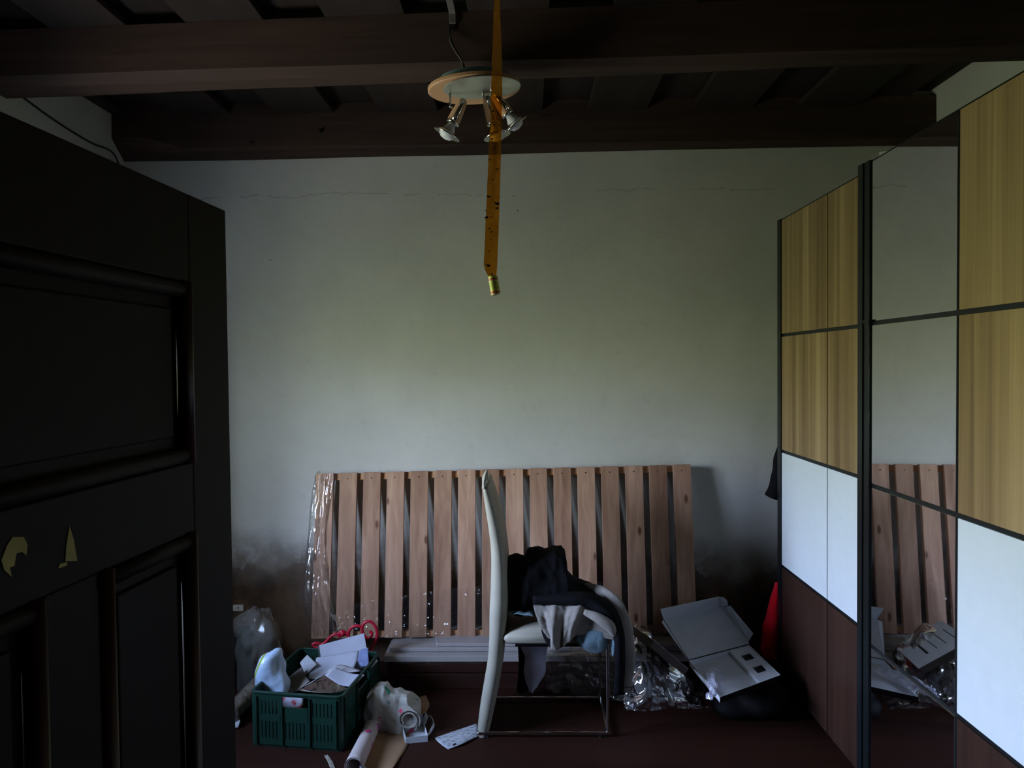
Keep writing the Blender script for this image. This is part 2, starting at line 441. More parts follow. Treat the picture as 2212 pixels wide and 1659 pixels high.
struct('wall_bright_wedge', MB().prism([(1.925, YB-0.0005, 0), (XR-0.001, YB-0.0005, 0), (XR-0.001, YB-0.20, 0)], (0,0,2.775)), plaster('plaster_brightened', (222,220,206)))  # added wedge, turned to the window and made paler to brighten this strip
# ------------------------------------------------------------------ door leaf, opened inwards on the left
dF = P(487, 455, 1.30)
DZ = dF.z
dd = ray(1236, 790); dd = Vector((dd.x, dd.y, 0)).normalized()
DW = 0.93
dH = Vector((dF.x, dF.y, 0)) - dd * DW                 # hinge edge, visible face
dn = Vector((dd.y, -dd.x, 0))                          # normal of the visible face (+x)
JX0, JX1 = dH.x - 0.02, dH.x + 1.86      # a wide double doorway; the camera stands in it
wf = MB()
wf.box((XL-0.45, 0.05, 0), (JX0, H1, 3.3)).box((JX1, 0.05, 0), (XR+0.2, H1, 3.3)).box((JX0, 0.05, 2.40), (JX1, H1, 3.3))
struct('wall_front', wf, plaster('plaster_low_bounce', (104,94,84)))  # unseen wall, coloured dark to cut light bounced onto the beam faces
struct('wall_hall_left', MB().box((-1.5, H0, 0), (-1.3, 0.05, 2.9)), M['hall'])
struct('wall_hall_right', MB().box((1.3, H0, 0), (1.5, 0.05, 2.9)), M['hall'])
struct('wall_hall_back', MB().box((-1.5, H0-0.2, 0), (1.5, H0, 2.9)), M['hall'])
struct('ceiling_hall', MB().box((-1.5, H0-0.2, 2.7), (1.5, 0.05, 2.9)), M['hall'])

def dsz(px, py):
    """pixel -> (s, z) on the door's visible face"""
    d = ray(px, py); t = dn.dot(dH - CAM) / dn.dot(d); p = CAM + d*t
    return (p - dH).dot(dd), p.z
door = empty('door_1', (dH.x, dH.y, 0), kind='structure')
zup = Vector((0,0,1))
def dbox(name, s0, s1, z0, z1, w0, w1, m, bevel=0.002, mb=None):
    k = MB().obox(dH, dd, zup, dn, (s0, s1, z0, z1, w0, w1)) if mb is None else mb
    return make(name, k, m, door, bevel=bevel)
ZB = 0.012
sR, pz1 = dsz(410, 610); _, pz0 = dsz(410, 1000)
sR2, lz1 = dsz(414, 1150); sML, _ = dsz(216, 1300); sMR, _ = dsz(97, 1300)
sMR, sML = min(sMR, sML), max(sMR, sML)
sL = 0.11; lz0 = 0.20
dbox('door_core', 0.0, DW, ZB, DZ, -0.030, -0.014, M['door'])
dbox('stile', 0.0, sL, ZB, DZ, -0.042, 0.0, M['door'])
dbox('stile', sR, DW, ZB, DZ, -0.042, 0.0, M['door'])
tz1 = pz1 + 0.62*(DZ-pz1); 
dbox('rail', sL, sR, pz1, DZ, -0.042, -0.0005, M['door'])
dbox('rail', sL, sR, lz1, pz0, -0.042, -0.0005, M['door'])
dbox('rail', sL, sR, ZB, lz0, -0.042, -0.0005, M['door'])
dbox('mullion', sMR, sML, lz0, lz1, -0.042, -0.001, M['door'])
for a0, a1, b0, b1 in ((sL, sR, pz0, pz1), (sL, sMR, lz0, lz1), (sML, sR, lz0, lz1)):
    w = 0.045
    dbox('door_panel', a0+w, a1-w, b0+w, b1-w, -0.014, -0.006, M['door'], bevel=0.004)
    q = lambda s, z, d=0.0: dH + dd*s + zup*z + dn*d
    for ends in (((a0,b0),(a0,b1)), ((a1,b0),(a1,b1))):
        s_, off = ends[0][0], (0.014 if ends[0][0] == a0 else -0.014)
        make('moulding', MB().tube([q(s_+off, b0, -0.004), q(s_+off, b1, -0.004)], 0.014, 12, hint=dn), M['mould_lit'], door, smooth=True)
    for zz, off in ((b0, 0.014), (b1, -0.014)):
        make('moulding', MB().tube([q(a0, zz+off, -0.006), q(a1, zz+off, -0.006)], 0.013, 12, hint=dn), M['door'], door, smooth=True)
for poly in ([(2,1210),(14,1178),(26,1160),(50,1160),(58,1176),(56,1200),(46,1192),(34,1196),(30,1222),(20,1226),(24,1246),(8,1232)],
             [(149,1136),(158,1165),(166,1212),(140,1212),(142,1178)], [(124,1228),(128,1218),(144,1214),(143,1222)]):
    mb = MB().prism([q(*dsz(*p_), 0.0002) for p_ in poly], dn*0.0006)
    make('peeled_paint', mb, M['chip'], door, label='bare yellowish wood where the paint has chipped off')

# window (beside the frame, behind the door leaf)
win = empty('window_1', (XL-0.30, (y0+y1)/2, z0), kind='structure')
fx0, fx1 = XL-0.33, XL-0.27
make('window_frame', MB().box((fx0,y0,z0),(fx1,y0+0.05,z1)).box((fx0,y1-0.05,z0),(fx1,y1,z1)).box((fx0,y0+0.05,z0),(fx1,y1-0.05,z0+0.05)).box((fx0,y0+0.05,z1-0.05),(fx1,y1-0.05,z1)), M['white_board'], win)
make('mullion', MB().box((fx0,(y0+y1)/2-0.025,z0+0.05),(fx1,(y0+y1)/2+0.025,z1-0.05)), M['white_board'], win)
make('window_sill', MB().box((XL-0.27,y0+0.002,z0),(XL+0.06,y1-0.002,z0+0.025)), M['white_board'], win)
kp = Mat('window_glass'); tr = kp.n.new('ShaderNodeBsdfTransparent'); gl = kp.n.new('ShaderNodeBsdfGlossy'); gl.inputs['Roughness'].default_value = 0.02
mx = kp.n.new('ShaderNodeMixShader'); mx.inputs[0].default_value = 0.06
kp.l.new(tr.outputs[0], mx.inputs[1]); kp.l.new(gl.outputs[0], mx.inputs[2]); kp.l.new(mx.outputs[0], kp.out.inputs[0])
for a0, a1 in ((y0+0.05, (y0+y1)/2-0.025), ((y0+y1)/2+0.025, y1-0.05)):
    make('pane', MB().box((XL-0.303,a0,z0+0.05),(XL-0.297,a1,z1-0.05)), kp.m, win)

# ceiling: overlapping boards carried by two heavy beams
ceil = struct('ceiling', MB().box((XL-0.5, H1, 3.10), (XR+0.2, YB+0.2, 3.28)), M['ceil'])
X0 = P(487, 240, 3.80).x
pitch = 228.0/F*3.80; bw = pitch - 0.245
k = -4
while True:
    xa = X0 + k*pitch
    if xa > XR: break
    lo, hi = max(xa - bw, XL), min(xa, XR)
    if hi - lo > 0.03:
        make('ceiling_board', MB().box((lo, H1, ZC+0.005), (hi, YB, ZC+0.035)), M['ceil'], ceil, bevel=0.003)
    lo, hi = max(xa - 0.04, XL), min(xa + 0.285, XR)
    if hi - lo > 0.03:
        make('ceiling_board', MB().box((lo, H1, ZC+0.06), (hi, YB, ZC+0.09)), M['ceil'], ceil, bevel=0.003)
    k += 1
def ext(a, b, x):
    return a + (b - a) * ((x - a.x) / (b.x - a.x))
# near beam: bottom face between two lines, chamfer on the near edge, tall face
f1, f2 = PZ(0, 213, 2.80), PZ(1850, 143, 2.80)
n1, n2 = PZ(0, 191, 2.80), PZ(1850, 128, 2.80)
c1, c2 = P(0, 163, n1.y-0.06), P(1850, 108, n2.y-0.06)
secs = []
for x in [XL + (XR-XL)*i/16 for i in range(17)]:
    j = lambda s: 0.006*noise.noise(Vector((x*1.3, s, 0)))
    fa, na, ca = ext(f1,f2,x), ext(n1,n2,x), ext(c1,c2,x)
    secs.append([fa + V((0,j(1),j(2))), na + V((0,j(3),j(4))), ca + V((0,j(5),j(6))), V((x, ca.y-0.01, ZC+0.004)), V((x, fa.y+0.01, ZC+0.004))])
mb = MB(); n5 = 5
mb.add([p for s_ in secs for p in s_], [(i*n5+a, i*n5+(a+1)%n5, (i+1)*n5+(a+1)%n5, (i+1)*n5+a) for i in range(16) for a in range(n5)] + [(4,3,2,1,0), tuple(16*n5+a for a in range(5))])
make('beam', mb, M['beam'], ceil)
# far beam, close to the back wall
b1, b2 = P(300, 350, YB-0.004), P(1880, 315, YB-0.004)
g1, g2 = P(400, 325, YB-0.085), P(1880, 306, YB-0.05)
mb = MB(); secs = []
for i in range(25):
    x = XL + (XR-XL)*i/24
    j = lambda s: 0.005*noise.noise(Vector((x*1.6, s, 3.3)))
    ba, ga = ext(b1,b2,x), ext(g1,g2,x)
    ga = V((ga.x, ga.y, ga.z)); 
    if x < -1.93: ga = V((ga.x, ga.y-0.02, ga.z+0.05)); 
    secs.append([V((x, YB-0.004, ba.z + j(1))), ga + V((0, j(2)-0.0, j(3)+0.0)), V((x, ga.y-0.012+j(4), ga.z+0.012)), V((x, ga.y-0.008, ZC+0.058)), V((x, YB-0.004, ZC+0.058))])
mb.add([p for s_ in secs for p in s_], [(i*n5+a, i*n5+(a+1)%n5, (i+1)*n5+(a+1)%n5, (i+1)*n5+a) for i in range(24) for a in range(n5)] + [(4,3,2,1,0), tuple(24*n5+a for a in range(5))])
make('beam', mb, M['beam'], ceil)
# wooden pegs of the far beam
for px, py in ((395,279),(309,299),(543,309),(690,283)):
    p = P(px, py, 3.845); make('peg', MB().tube([p + V((0,-0.006,0)), p + V((0,0.06,0))], 0.009, 10, hint=(0,0,1)), M['dark'], ceil, smooth=True)

# ------------------------------------------------------------------ wardrobe with sliding doors
XA, XF = 1.285, 1.238                 # face of the far door, face of the near door
WY0, WY1, WH = 1.53, 3.63, 2.36
ward = empty('wardrobe', (1.6, (WY0+WY1)/2, 0), 'tall wardrobe with sliding doors of oak, white, brown and mirror panels', 'wardrobe')
mb = MB()
mb.box((XA+0.055, WY1-0.02, 0), (1.89, WY1, WH-0.02)).box((XA+0.055, WY0, 0), (1.89, WY0+0.02, WH-0.02))
mb.box((XA+0.055, WY0+0.02, 0), (1.89, WY1-0.02, 0.06)).box((XA+0.055, WY0+0.02, WH-0.04), (1.89, WY1-0.02, WH-0.02)).box((1.872, WY0+0.02, 0.06), (1.89, WY1-0.02, WH-0.04))
make('carcass', mb, M['carcass'], ward, bevel=0.002)
make('side_trim', MB().box((XA+0.012, WY1+0.002, 0.0), (XA+0.054, WY1+0.022, WH-0.03)), M['carcass'], ward)
def sliding_door(X, cols, ya, yb, z0=0.035, z1=WH, far_prof=0.04, label=None):
    """cols = [(y_near, y_far, [materials bottom to top])]; face at x = X, thickness 0.02"""
    d = make('sliding_door', MB().box((X+0.006, ya, z0), (X+0.026, yb, z1)), M['black_alu'], ward, label=label)
    zs = [z0 + (z1-z0)*i/4 for i in range(5)]
    g = 0.0078
    for yn, yf, ms in cols:
        for i, m in enumerate(ms):
            nm = {'mirror_glass': 'mirror_panel', 'oak_veneer': 'oak_panel', 'brown_veneer': 'brown_panel'}.get(m.name, 'white_panel')
            make(nm, MB().box((X, yn+g*0.7, zs[i]+g), (X+0.007, yf-g*0.7, zs[i+1]-g)), m, d, bevel=0.0008)
    return d
mat_col = [M['brown'], M['white_gloss'], M['oak'], M['oak']]
yF0 = PX(1880, 900, XF).y; yF1 = PX(1858, 900, XF).y
yC = PX(2068, 900, XF).y
yA0 = PX(1787, 900, XA).y; yA1 = PX(1688, 900, XA).y; yA2 = PX(1681, 900, XA).y
wcol = yA1 - yA0
d_far = sliding_door(XA, [(yA0 - wcol, yA0, mat_col), (yA0, yA1, mat_col)], yA0 - wcol, yA2, label='far sliding door, two columns of oak over white over brown panels')
make('edge_profile', MB().box((XA-0.004, yA1, 0.035), (XA+0.006, yA2, WH)), M['black_alu'], d_far)
d_near = sliding_door(XF, [(yC, yF0, [M['mirror']]*4), (yC - (yF0-yC), yC, mat_col)], yC - (yF0-yC), yF1, label='near sliding door with a mirror column beside oak, white and brown panels')
ym = (yF0+yF1)/2
make('edge_profile', MB().box((XF-0.006, yF0, 0.035), (XF+0.006, ym-0.003, WH)).box((XF-0.010, ym+0.003, 0.035), (XF+0.006, yF1, WH)).box((XF-0.001, ym-0.003, 0.035), (XF+0.006, ym+0.003, WH)), M['black_alu'], d_near)
make('handle_bump', MB().box((XF-0.014, yF0-0.012, 1.78), (XF-0.006, yF0+0.03, 1.792)), M['black_alu'], d_near)

# ------------------------------------------------------------------ slatted bed base leaning on the wall
TL, TR = P(683, 1023, 3.87), P(1492, 1003, 3.87)
BL, BR = P(672, 1380, 3.765), P(1506, 1369, 3.765)
bed = empty('slatted_bed_base', tuple((BL+BR)/2 + V((0,0.05,0))), 'pine slatted bed base leaning upright against the back wall', 'bed base')
def bq(u, v):
    return (BL*(1-u) + BR*u)*(1-v) + (TL*(1-u) + TR*u)*v
bn = (BR-BL).cross(TL-BL).normalized()
if bn.y < 0: bn = -bn                      # away from the room
uw = 37.6/809; up_ = (1-uw)/15
for i in range(16):
    a, b = i*up_, i*up_ + uw
    t0 = 0.006*random.random()
    lo = [bq(a, 0.0), bq(b, 0.0), bq(b, 1.0), bq(a, 1.0)]
    mb = MB().hexa([p + bn*(0.0+t0*0.3) for p in lo], [p + bn*0.020 for p in lo])
    sl = make('slat', mb, M['pine'], bed, bevel=0.0015)
    for uu in ((a+b)/2 - uw*0.03,):
        p = bq(uu, 0.965); make('nail', MB().tube([p - bn*0.001, p + bn*0.004], 0.0035, 8, hint=(0,0,1)), M['nail'], sl)
for v0, v1 in ((0.955, 0.995), (0.0, 0.035)):
    lo = [bq(0, v0), bq(1, v0), bq(1, v1), bq(0, v1)]
    make('rail', MB().hexa([p + bn*0.020 for p in lo], [p + bn*0.050 for p in lo]), M['pine_x'], bed)

# cling film over the left end of the bed base and along its foot
fl = empty('plastic_wrap', tuple(P(700, 1380, 3.72)), 'torn clear plastic film wrapped around the left end of the slatted bed base', 'plastic wrap')
def crinkle(seed, amp=0.012, fu=9, fv=4):
    def f(i, j):
        n1 = noise.noise(Vector((j*fu, i*fv, seed))); n2 = noise.noise(Vector((j*fu*2.7, i*fv*2.2, seed+5)))
        return amp*(1-abs(n1)*2.2) + amp*0.6*(0.5-abs(n2)*2)
    return f
rows = [[(686,1014,3.93),(680,1026,3.868),(700,1024,3.860),(722,1022,3.864),(729,1022,3.90)],
        [(676,1080,3.93),(672,1082,3.850),(692,1080,3.838),(714,1080,3.842),(726,1080,3.88)],
        [(664,1160,3.92),(664,1162,3.825),(686,1160,3.812),(704,1160,3.815),(716,1160,3.85)],
        [(654,1240,3.90),(660,1242,3.80),(684,1242,3.782),(704,1240,3.785),(716,1240,3.82)],
        [(650,1310,3.88),(660,1312,3.77),(690,1312,3.752),(712,1310,3.755),(724,1308,3.80)],
        [(664,1370,3.85),(680,1374,3.75),(704,1374,3.736),(724,1374,3.736),(738,1372,3.78)]]
make('end_wrap', MB().patch(pg(rows), 60, 90, fold=crinkle(1.0, 0.014, 6, 2.2)), M['film_shiny'], fl, smooth=True)
rows = [[(730,1310,3.755),(850,1290,3.752),(1000,1270,3.748),(1180,1260,3.745),(1340,1250,3.742),(1500,1180,3.755)],
        [(730,1345,3.748),(850,1340,3.742),(1000,1330,3.738),(1180,1330,3.735),(1340,1320,3.735),(1502,1290,3.740)],
        [(725,1384,3.735),(850,1380,3.730),(1000,1382,3.720),(1180,1380,3.720),(1340,1375,3.722),(1504,1374,3.730)]]
make('foot_wrap', MB().patch(pg(rows), 240, 44, fold=crinkle(4.0, 0.007, 40, 5)), M['film'], fl, smooth=True)

# ------------------------------------------------------------------ boards stacked under the bed base
make('bed_side_board', MB().box((-0.72, 3.60, 0.0), (0.80, 3.93, 0.075)).box((-0.72, 3.612, 0.078), (0.80, 3.93, 0.135)), M['redbrown'], label='red-brown wooden bed frame side lying on the floor under white boards', cat='board', bevel=0.004)
make('white_board', MB().box((-0.735, 3.605, 0.1365), (0.84, 3.93, 0.168)), M['white_board'], label='lower white board of the stack beneath the slatted bed base', cat='board', bevel=0.003)
make('white_board', MB().box((-0.715, 3.655, 0.1695), (0.82, 3.935, 0.190)), M['white_board'], label='middle white board of the stack, thin, beneath the bed base', cat='board', bevel=0.003)
xw = P(942, 1390, 3.66).x
make('white_board', MB().prism([(xw-0.03, 3.84, 0.1915), (xw, 3.67, 0.1915), (0.80, 3.65, 0.1915), (0.80, 3.935, 0.1915), (xw-0.05, 3.935, 0.1915)], (0,0,0.016)), M['white_board'], label='topmost white board of the stack, slanted left end, under the bed base', cat='board', bevel=0.003)
rows = [[(850,1398,3.78),(910,1392,3.78),(960,1376,3.80),(1040,1374,3.80)],
        [(850,1422,3.63),(910,1418,3.63),(960,1402,3.645),(1040,1404,3.645)],
        [(856,1432,3.598),(912,1430,3.598),(962,1420,3.640),(1042,1420,3.640)],
        [(860,1440,3.594),(914,1438,3.594),(962,1434,3.594),(1042,1432,3.594)]]
make('board_wrap', MB().patch(pg(rows), 44, 30, fold=crinkle(9.0, 0.004, 9, 4)), M['film'], smooth=True, label='clear plastic film over the white boards left of the chair', cat='plastic wrap')

# ------------------------------------------------------------------ chair
YN, YFR = 3.12, 3.47                  # near and far side of the chair
ch = empty('dining_chair', (P(1170,1600,YN).x, (YN+YFR)/2, 0.0), 'high-backed cream leatherette chair with chrome sled base, seen side-on', 'chair')
# backrest profile (near side), rear edge and front edge; runs down to the floor bar
rear = [(1041,1052),(1048,1100),(1056,1150),(1061,1200),(1061,1260),(1058,1330),(1057,1390),(1053,1440),(1045,1485),(1037,1535),(1032,1580),(1034,1597)]
front = [(1052,1052),(1068,1100),(1080,1150),(1089,1200),(1093,1260),(1094,1310),(1090,1360),(1086,1400),(1083,1440),(1076,1485),(1066,1535),(1055,1585),(1050,1597)]
rp = curve([P(x,y,YN) for x,y in rear], 40); fp = curve([P(x,y,YN) for x,y in front], 40)
def flat(p, Y): return V((p.x, Y, p.z))
mb = MB(); cs = []
for i in range(40):
    r_, f_ = rp[i], fp[i]
    w = YFR - YN
    ring = []
    for t, yy in ((0.0,0.10),(0.0,0.5),(0.0,0.90),(0.14,0.985),(0.5,1.0),(0.86,0.985),(1.0,0.90),(1.04,0.5),(1.0,0.10),(0.86,0.015),(0.5,0.0),(0.14,0.015)):
        q_ = r_*(1-t) + f_*t + (f_-r_)*(0.10*(t-0.5)); ring.append(V((q_.x + 0.006*yy, YN + w*yy, q_.z)))
    cs.append(ring)
n12 = 12
mb.add([p for s_ in cs for p in s_], [(i*n12+a, i*n12+(a+1)%n12, (i+1)*n12+(a+1)%n12, (i+1)*n12+a) for i in range(39) for a in range(n12)] + [tuple(range(n12)), tuple(39*n12+a for a in range(n12))[::-1]])
bk = make('backrest', mb, M['leather'], ch, smooth=True)
mid = [ (rp[i]*0.30 + fp[i]*0.70) for i in range(40)]
make('seam', MB().tube([V((p.x, YN-0.0012, p.z)) for p in mid], 0.0014, 6), M['seam'], bk, smooth=True)
# loose end of the torn cover at the top
rows = [[(1041,1056,YN+0.01),(1046,1056,YN-0.005),(1052,1056,YN+0.01)],
        [(1042,1042,YN+0.01),(1045,1043,YN-0.006),(1049,1042,YN+0.01)],
        [(1042,1030,YN+0.02),(1047,1031,YN-0.004),(1054,1034,YN+0.015)],
        [(1047,1020,YN+0.03),(1050,1019,YN+0.01),(1054,1024,YN+0.02)],
        [(1051,1015,YN+0.04),(1052,1014,YN+0.02),(1053,1016,YN+0.03)]]
make('cover_flap', MB().patch(pg(rows), 10, 20), M['leather'], bk, smooth=True, solid=0.002, label='loose upturned end of the torn seat cover')
# seat
so = V((P(1088,1385,YN).x, 0, 0)); sx1 = P(1325,1380,YN).x; sz0 = P(1150,1392,YN).z; sz1 = P(1200,1338,YN).z
prof = [(0.0, 0.022), (0.012, 0.004), (0.05, 0.0), (sx1-so.x-0.02, -0.002), (sx1-so.x, 0.012), (sx1-so.x, 0.05), (sx1-so.x-0.03, 0.074), (0.20, 0.076), (0.09, 0.066), (0.03, 0.05), (0.006, 0.036)]
mb = MB(); rings = []
for yy, sc in ((0.0,0.86),(0.012,0.97),(0.03,1.0),(0.175,1.02),(0.32,1.0),(0.338,0.97),(0.35,0.86)):
    rings.append([V((so.x + a, YN + 0.002 + yy, sz0 + 0.036 + (b-0.036)*sc)) for a, b in prof])
n11 = len(prof)
mb.add([p for s_ in rings for p in s_], [(i*n11+a, i*n11+(a+1)%n11, (i+1)*n11+(a+1)%n11, (i+1)*n11+a) for i in range(6) for a in range(n11)] + [tuple(range(n11)), tuple(6*n11+a for a in range(n11))[::-1]])
st = make('seat', mb, M['leather'], ch, smooth=True)
make('seam', MB().tube([V((so.x+a, YN+0.004, sz0+0.036+(b-0.036)*0.97)) for a, b in prof[:5]], 0.0013, 6), M['seam'], st)
# chrome sled frame
fx, rx = P(1312,1500,YN).x, P(1031,1600,YN).x
for yy in (YN+0.006, YFR-0.006):
    make('floor_bar', MB().box((rx, yy-0.008, 0.012), (fx+0.009, yy+0.008, 0.026)), M['chrome'], ch, bevel=0.006)
    make('front_leg', MB().box((fx-0.005, yy-0.008, 0.020), (fx+0.009, yy+0.008, sz0+0.004)), M['chrome'], ch, bevel=0.006)
    for xx in (rx+0.045, fx-0.03):
        make('foot_pad', MB().tube([(xx,yy,0.0),(xx,yy,0.012)], 0.008, 10), M['dark'], ch)
make('cross_bar', MB().box((fx-0.004, YN+0.016, 0.012), (fx+0.009, YFR-0.016, 0.026)), M['chrome'], ch, bevel=0.002)
make('cross_bar', MB().box((rx, YN+0.016, 0.012), (rx+0.013, YFR-0.016, 0.026)), M['chrome'], ch, bevel=0.002)
make('seat_support', MB().box((so.x+0.05, YN+0.03, sz0-0.022), (sx1-0.03, YFR-0.03, sz0-0.001)), M['black'], ch)

# ------------------------------------------------------------------ clothes on the chair
def B(px, py, Y, rx, ry, rz): return (P(px, py, Y), (rx, ry, rz))
jc = [(1094,1226,1292),(1099,1207,1312),(1118,1203,1320),(1134,1207,1320),(1141,1189,1314),(1160,1188,1308),(1178,1191,1304),(1198,1179,1302),(1214,1184,1300),(1222,1194,1298),(1226,1238,1298),(1245,1256,1296),(1275,1266,1292),(1300,1275,1292),(1316,1282,1300),(1322,1290,1300)]
make('black_jacket', dome([(a, b, c, 3.30, 0.13 if a < 1230 else 0.08) for a, b, c in jc], amp=0.020, freq=9.0, seed=1.3), M['black_cloth'], smooth=True, label='crumpled black jacket heaped on the chair seat', cat='jacket')
make('blue_shirt', MB().patch(pg([[(1100,1296,3.34),(1122,1290,3.34),(1150,1298,3.34)],[(1098,1312,3.24),(1122,1306,3.23),(1156,1316,3.23)],[(1100,1328,3.15),(1124,1326,3.14),(1152,1332,3.14)]]), 26, 26, amp=0.02, freq=22, seed=2.0),
     M['blue_cloth'], smooth=True, solid=0.003, label='crumpled pale blue shirt tucked under the black jacket on the chair', cat='shirt')
sw = empty('grey_sweatshirt', tuple(P(1250,1400,3.10)), 'grey sweatshirt with a navy stripe, draped over the chair seat', 'sweatshirt')
def drape(i, j):
    def crease(x, w): return math.exp(-(x/w)**2)
    d = 0.010*math.sin(j*8 + i*2.2)*i
    for a, b, w, am in ((0.18, 0.10, 0.05, 0.014), (0.34, 0.22, 0.045, -0.016), (0.50, 0.36, 0.05, 0.016), (0.64, 0.55, 0.045, -0.014), (0.82, 0.80, 0.06, 0.012), (0.05, 0.30, 0.04, -0.010)):
        d += am*crease(j - (a + (b-a)*i), w)*min(1, i*1.6)
    return d + 0.003*noise.noise(Vector((j*14, i*14, 2.0)))
rows = [[(1150,1300,3.33),(1200,1284,3.34),(1262,1270,3.36),(1318,1292,3.38)],
        [(1151,1304,3.20),(1203,1300,3.19),(1268,1303,3.18),(1326,1332,3.18)],
        [(1157,1326,3.105),(1205,1325,3.095),(1262,1322,3.090),(1328,1350,3.095)],
        [(1167,1356,3.085),(1206,1366,3.065),(1250,1352,3.075),(1330,1366,3.085)],
        [(1180,1378,3.090),(1207,1402,3.060),(1248,1374,3.075),(1333,1382,3.085)]]
make('body', MB().patch(pg(rows), 80, 64, fold=drape), M['grey_cloth'], sw, smooth=True, solid=0.004)
rows = [[(1168,1350,3.11),(1190,1372,3.10),(1206,1398,3.085)],[(1172,1370,3.115),(1188,1390,3.10),(1204,1402,3.09)],[(1178,1384,3.115),(1190,1400,3.105),(1204,1404,3.095)]]
make('hem_lining', MB().patch(pg(rows), 12, 12), M['navy_cloth'], sw, smooth=True, solid=0.004)
upper = [(1150,1284,3.20),(1235,1279,3.19),(1288,1286,3.18),(1330,1318,3.15),(1346,1365,3.10),(1349,1430,3.085),(1347,1500,3.09)]
lower = [(1152,1304,3.16),(1235,1306,3.12),(1276,1314,3.11),(1314,1350,3.085),(1330,1395,3.062),(1329,1450,3.062),(1326,1502,3.07)]
rows = [upper, [((a[0]+b[0])/2, (a[1]+b[1])/2 - 1, min(a[2], b[2]) - 0.008) for a, b in zip(upper, lower)], lower]
make('stripe', MB().patch(pg(rows), 60, 10), M['navy_cloth'], sw, smooth=True, solid=0.012)
pts = curve([P(1240,1276,3.30), P(1285,1278,3.26), P(1322,1300,3.19), P(1345,1340,3.13), P(1354,1385,3.10), P(1357,1430,3.09), P(1353,1470,3.09), P(1350,1492,3.09)], 50)
rad = curve1([.030,.036,.036,.034,.032,.030,.026,.022], 50)
rad = [r_*(1 + 0.10*noise.noise(Vector((i*0.35, 0, 2)))) for i, r_ in enumerate(rad)]
make('sleeve', MB().tube(pts, rad, 16, flat=0.55), M['grey_cloth'], sw, smooth=True)
make('cuff_seam', MB().tube([pts[-5] + V((-0.027,-0.012,0.006)), pts[-5] + V((0,-0.0175,0)), pts[-5] + V((0.027,-0.012,-0.002))], 0.0018, 6), M['seam'], sw)
# rolled bunch at the seat front
make('rolled_collar', MB().tube(curve([P(1262,1322,3.085), P(1290,1334,3.065), P(1316,1352,3.06), P(1328,1372,3.07)], 20), curve1([.012,.022,.024,.014], 20), 12), M['grey_cloth'], sw, smooth=True)
make('blue_cloth', MB().patch(pg([[(1248,1366,3.10),(1285,1362,3.09),(1318,1372,3.10)],[(1246,1385,3.095),(1284,1388,3.075),(1312,1388,3.10)],[(1258,1398,3.098),(1288,1412,3.085),(1310,1400,3.10)]]), 24, 24, amp=0.012, freq=20, seed=5),
     M['blue_cloth'], smooth=True, solid=0.004, label='dusty blue cloth hanging over the front of the chair seat', cat='cloth')
make('blue_cloth', MB().patch(pg([[(1322,1374,3.10),(1328,1374,3.09),(1334,1376,3.10)],[(1320,1392,3.10),(1327,1392,3.09),(1333,1392,3.10)],[(1322,1414,3.10),(1325,1418,3.095),(1328,1412,3.10)]]), 10, 14),
     M['blue_cloth'], smooth=True, solid=0.004, label='narrow dusty blue cloth tail hanging beside the grey sleeve', cat='cloth')
rows = [[(1126,1390,3.44),(1150,1388,3.42),(1184,1390,3.44)],[(1130,1425,3.45),(1152,1425,3.41),(1180,1422,3.45)],[(1136,1460,3.45),(1154,1462,3.42),(1172,1458,3.45)],[(1138,1492,3.45),(1150,1500,3.43),(1162,1488,3.45)]]
make('lavender_trousers', MB().patch(pg(rows), 30, 40, amp=0.02, freq=10, seed=8), M['lav_cloth'], smooth=True, solid=0.006, label='lavender trouser leg hanging below the far side of the chair seat', cat='trousers')
rows = [[(1119,1390,3.46),(1126,1390,3.44),(1134,1390,3.45)],[(1120,1440,3.46),(1129,1440,3.44),(1138,1440,3.45)],[(1118,1494,3.46),(1128,1498,3.44),(1140,1492,3.45)]]
make('black_scarf', MB().patch(pg(rows), 14, 30, amp=0.012, freq=12), M['black_cloth'], smooth=True, solid=0.006, label='black strip of cloth hanging beside the lavender trouser leg', cat='cloth')

# ------------------------------------------------------------------ clear plastic sheeting right of the chair
def sheet(name, rows, m, nu, nv, seed, amp, fu, fv, label, cat='plastic sheet'):
    return make(name, MB().patch(pg(rows), nu, nv, fold=crinkle(seed, amp, fu, fv)), m, smooth=True, label=label, cat=cat)
rows = [[(1338,1420,3.45),(1368,1342,3.50),(1410,1368,3.52),(1450,1420,3.52),(1500,1466,3.48)],
        [(1336,1450,3.38),(1375,1385,3.36),(1425,1405,3.38),(1470,1450,3.40),(1515,1490,3.38)],
        [(1338,1480,3.32),(1385,1440,3.28),(1435,1450,3.28),(1485,1485,3.30),(1525,1510,3.33)],
        [(1345,1520,3.26),(1390,1500,3.20),(1440,1500,3.20),(1490,1515,3.24),(1530,1527,3.28)],
        [(1350,1532,3.24),(1392,1540,3.19),(1440,1534,3.19),(1490,1530,3.22),(1532,1530,3.27)]]
sheet('plastic_sheet', rows, M['film_bag'], 50, 44, 2.2, 0.022, 5, 4, 'crumpled clear plastic sheet on the floor between the chair and the open box')
rows = [[(1160,1400,3.62),(1220,1385,3.60),(1290,1395,3.58),(1340,1410,3.56)],
        [(1165,1430,3.56),(1225,1420,3.52),(1290,1425,3.52),(1345,1440,3.50)],
        [(1175,1460,3.52),(1230,1455,3.49),(1295,1460,3.49),(1350,1475,3.47)],
        [(1180,1496,3.50),(1235,1500,3.485),(1300,1510,3.48),(1352,1515,3.40)]]
sheet('plastic_sheet', rows, M['film_bag'], 40, 34, 7.7, 0.018, 5, 4, 'clear plastic sheet bunched behind the chair legs')

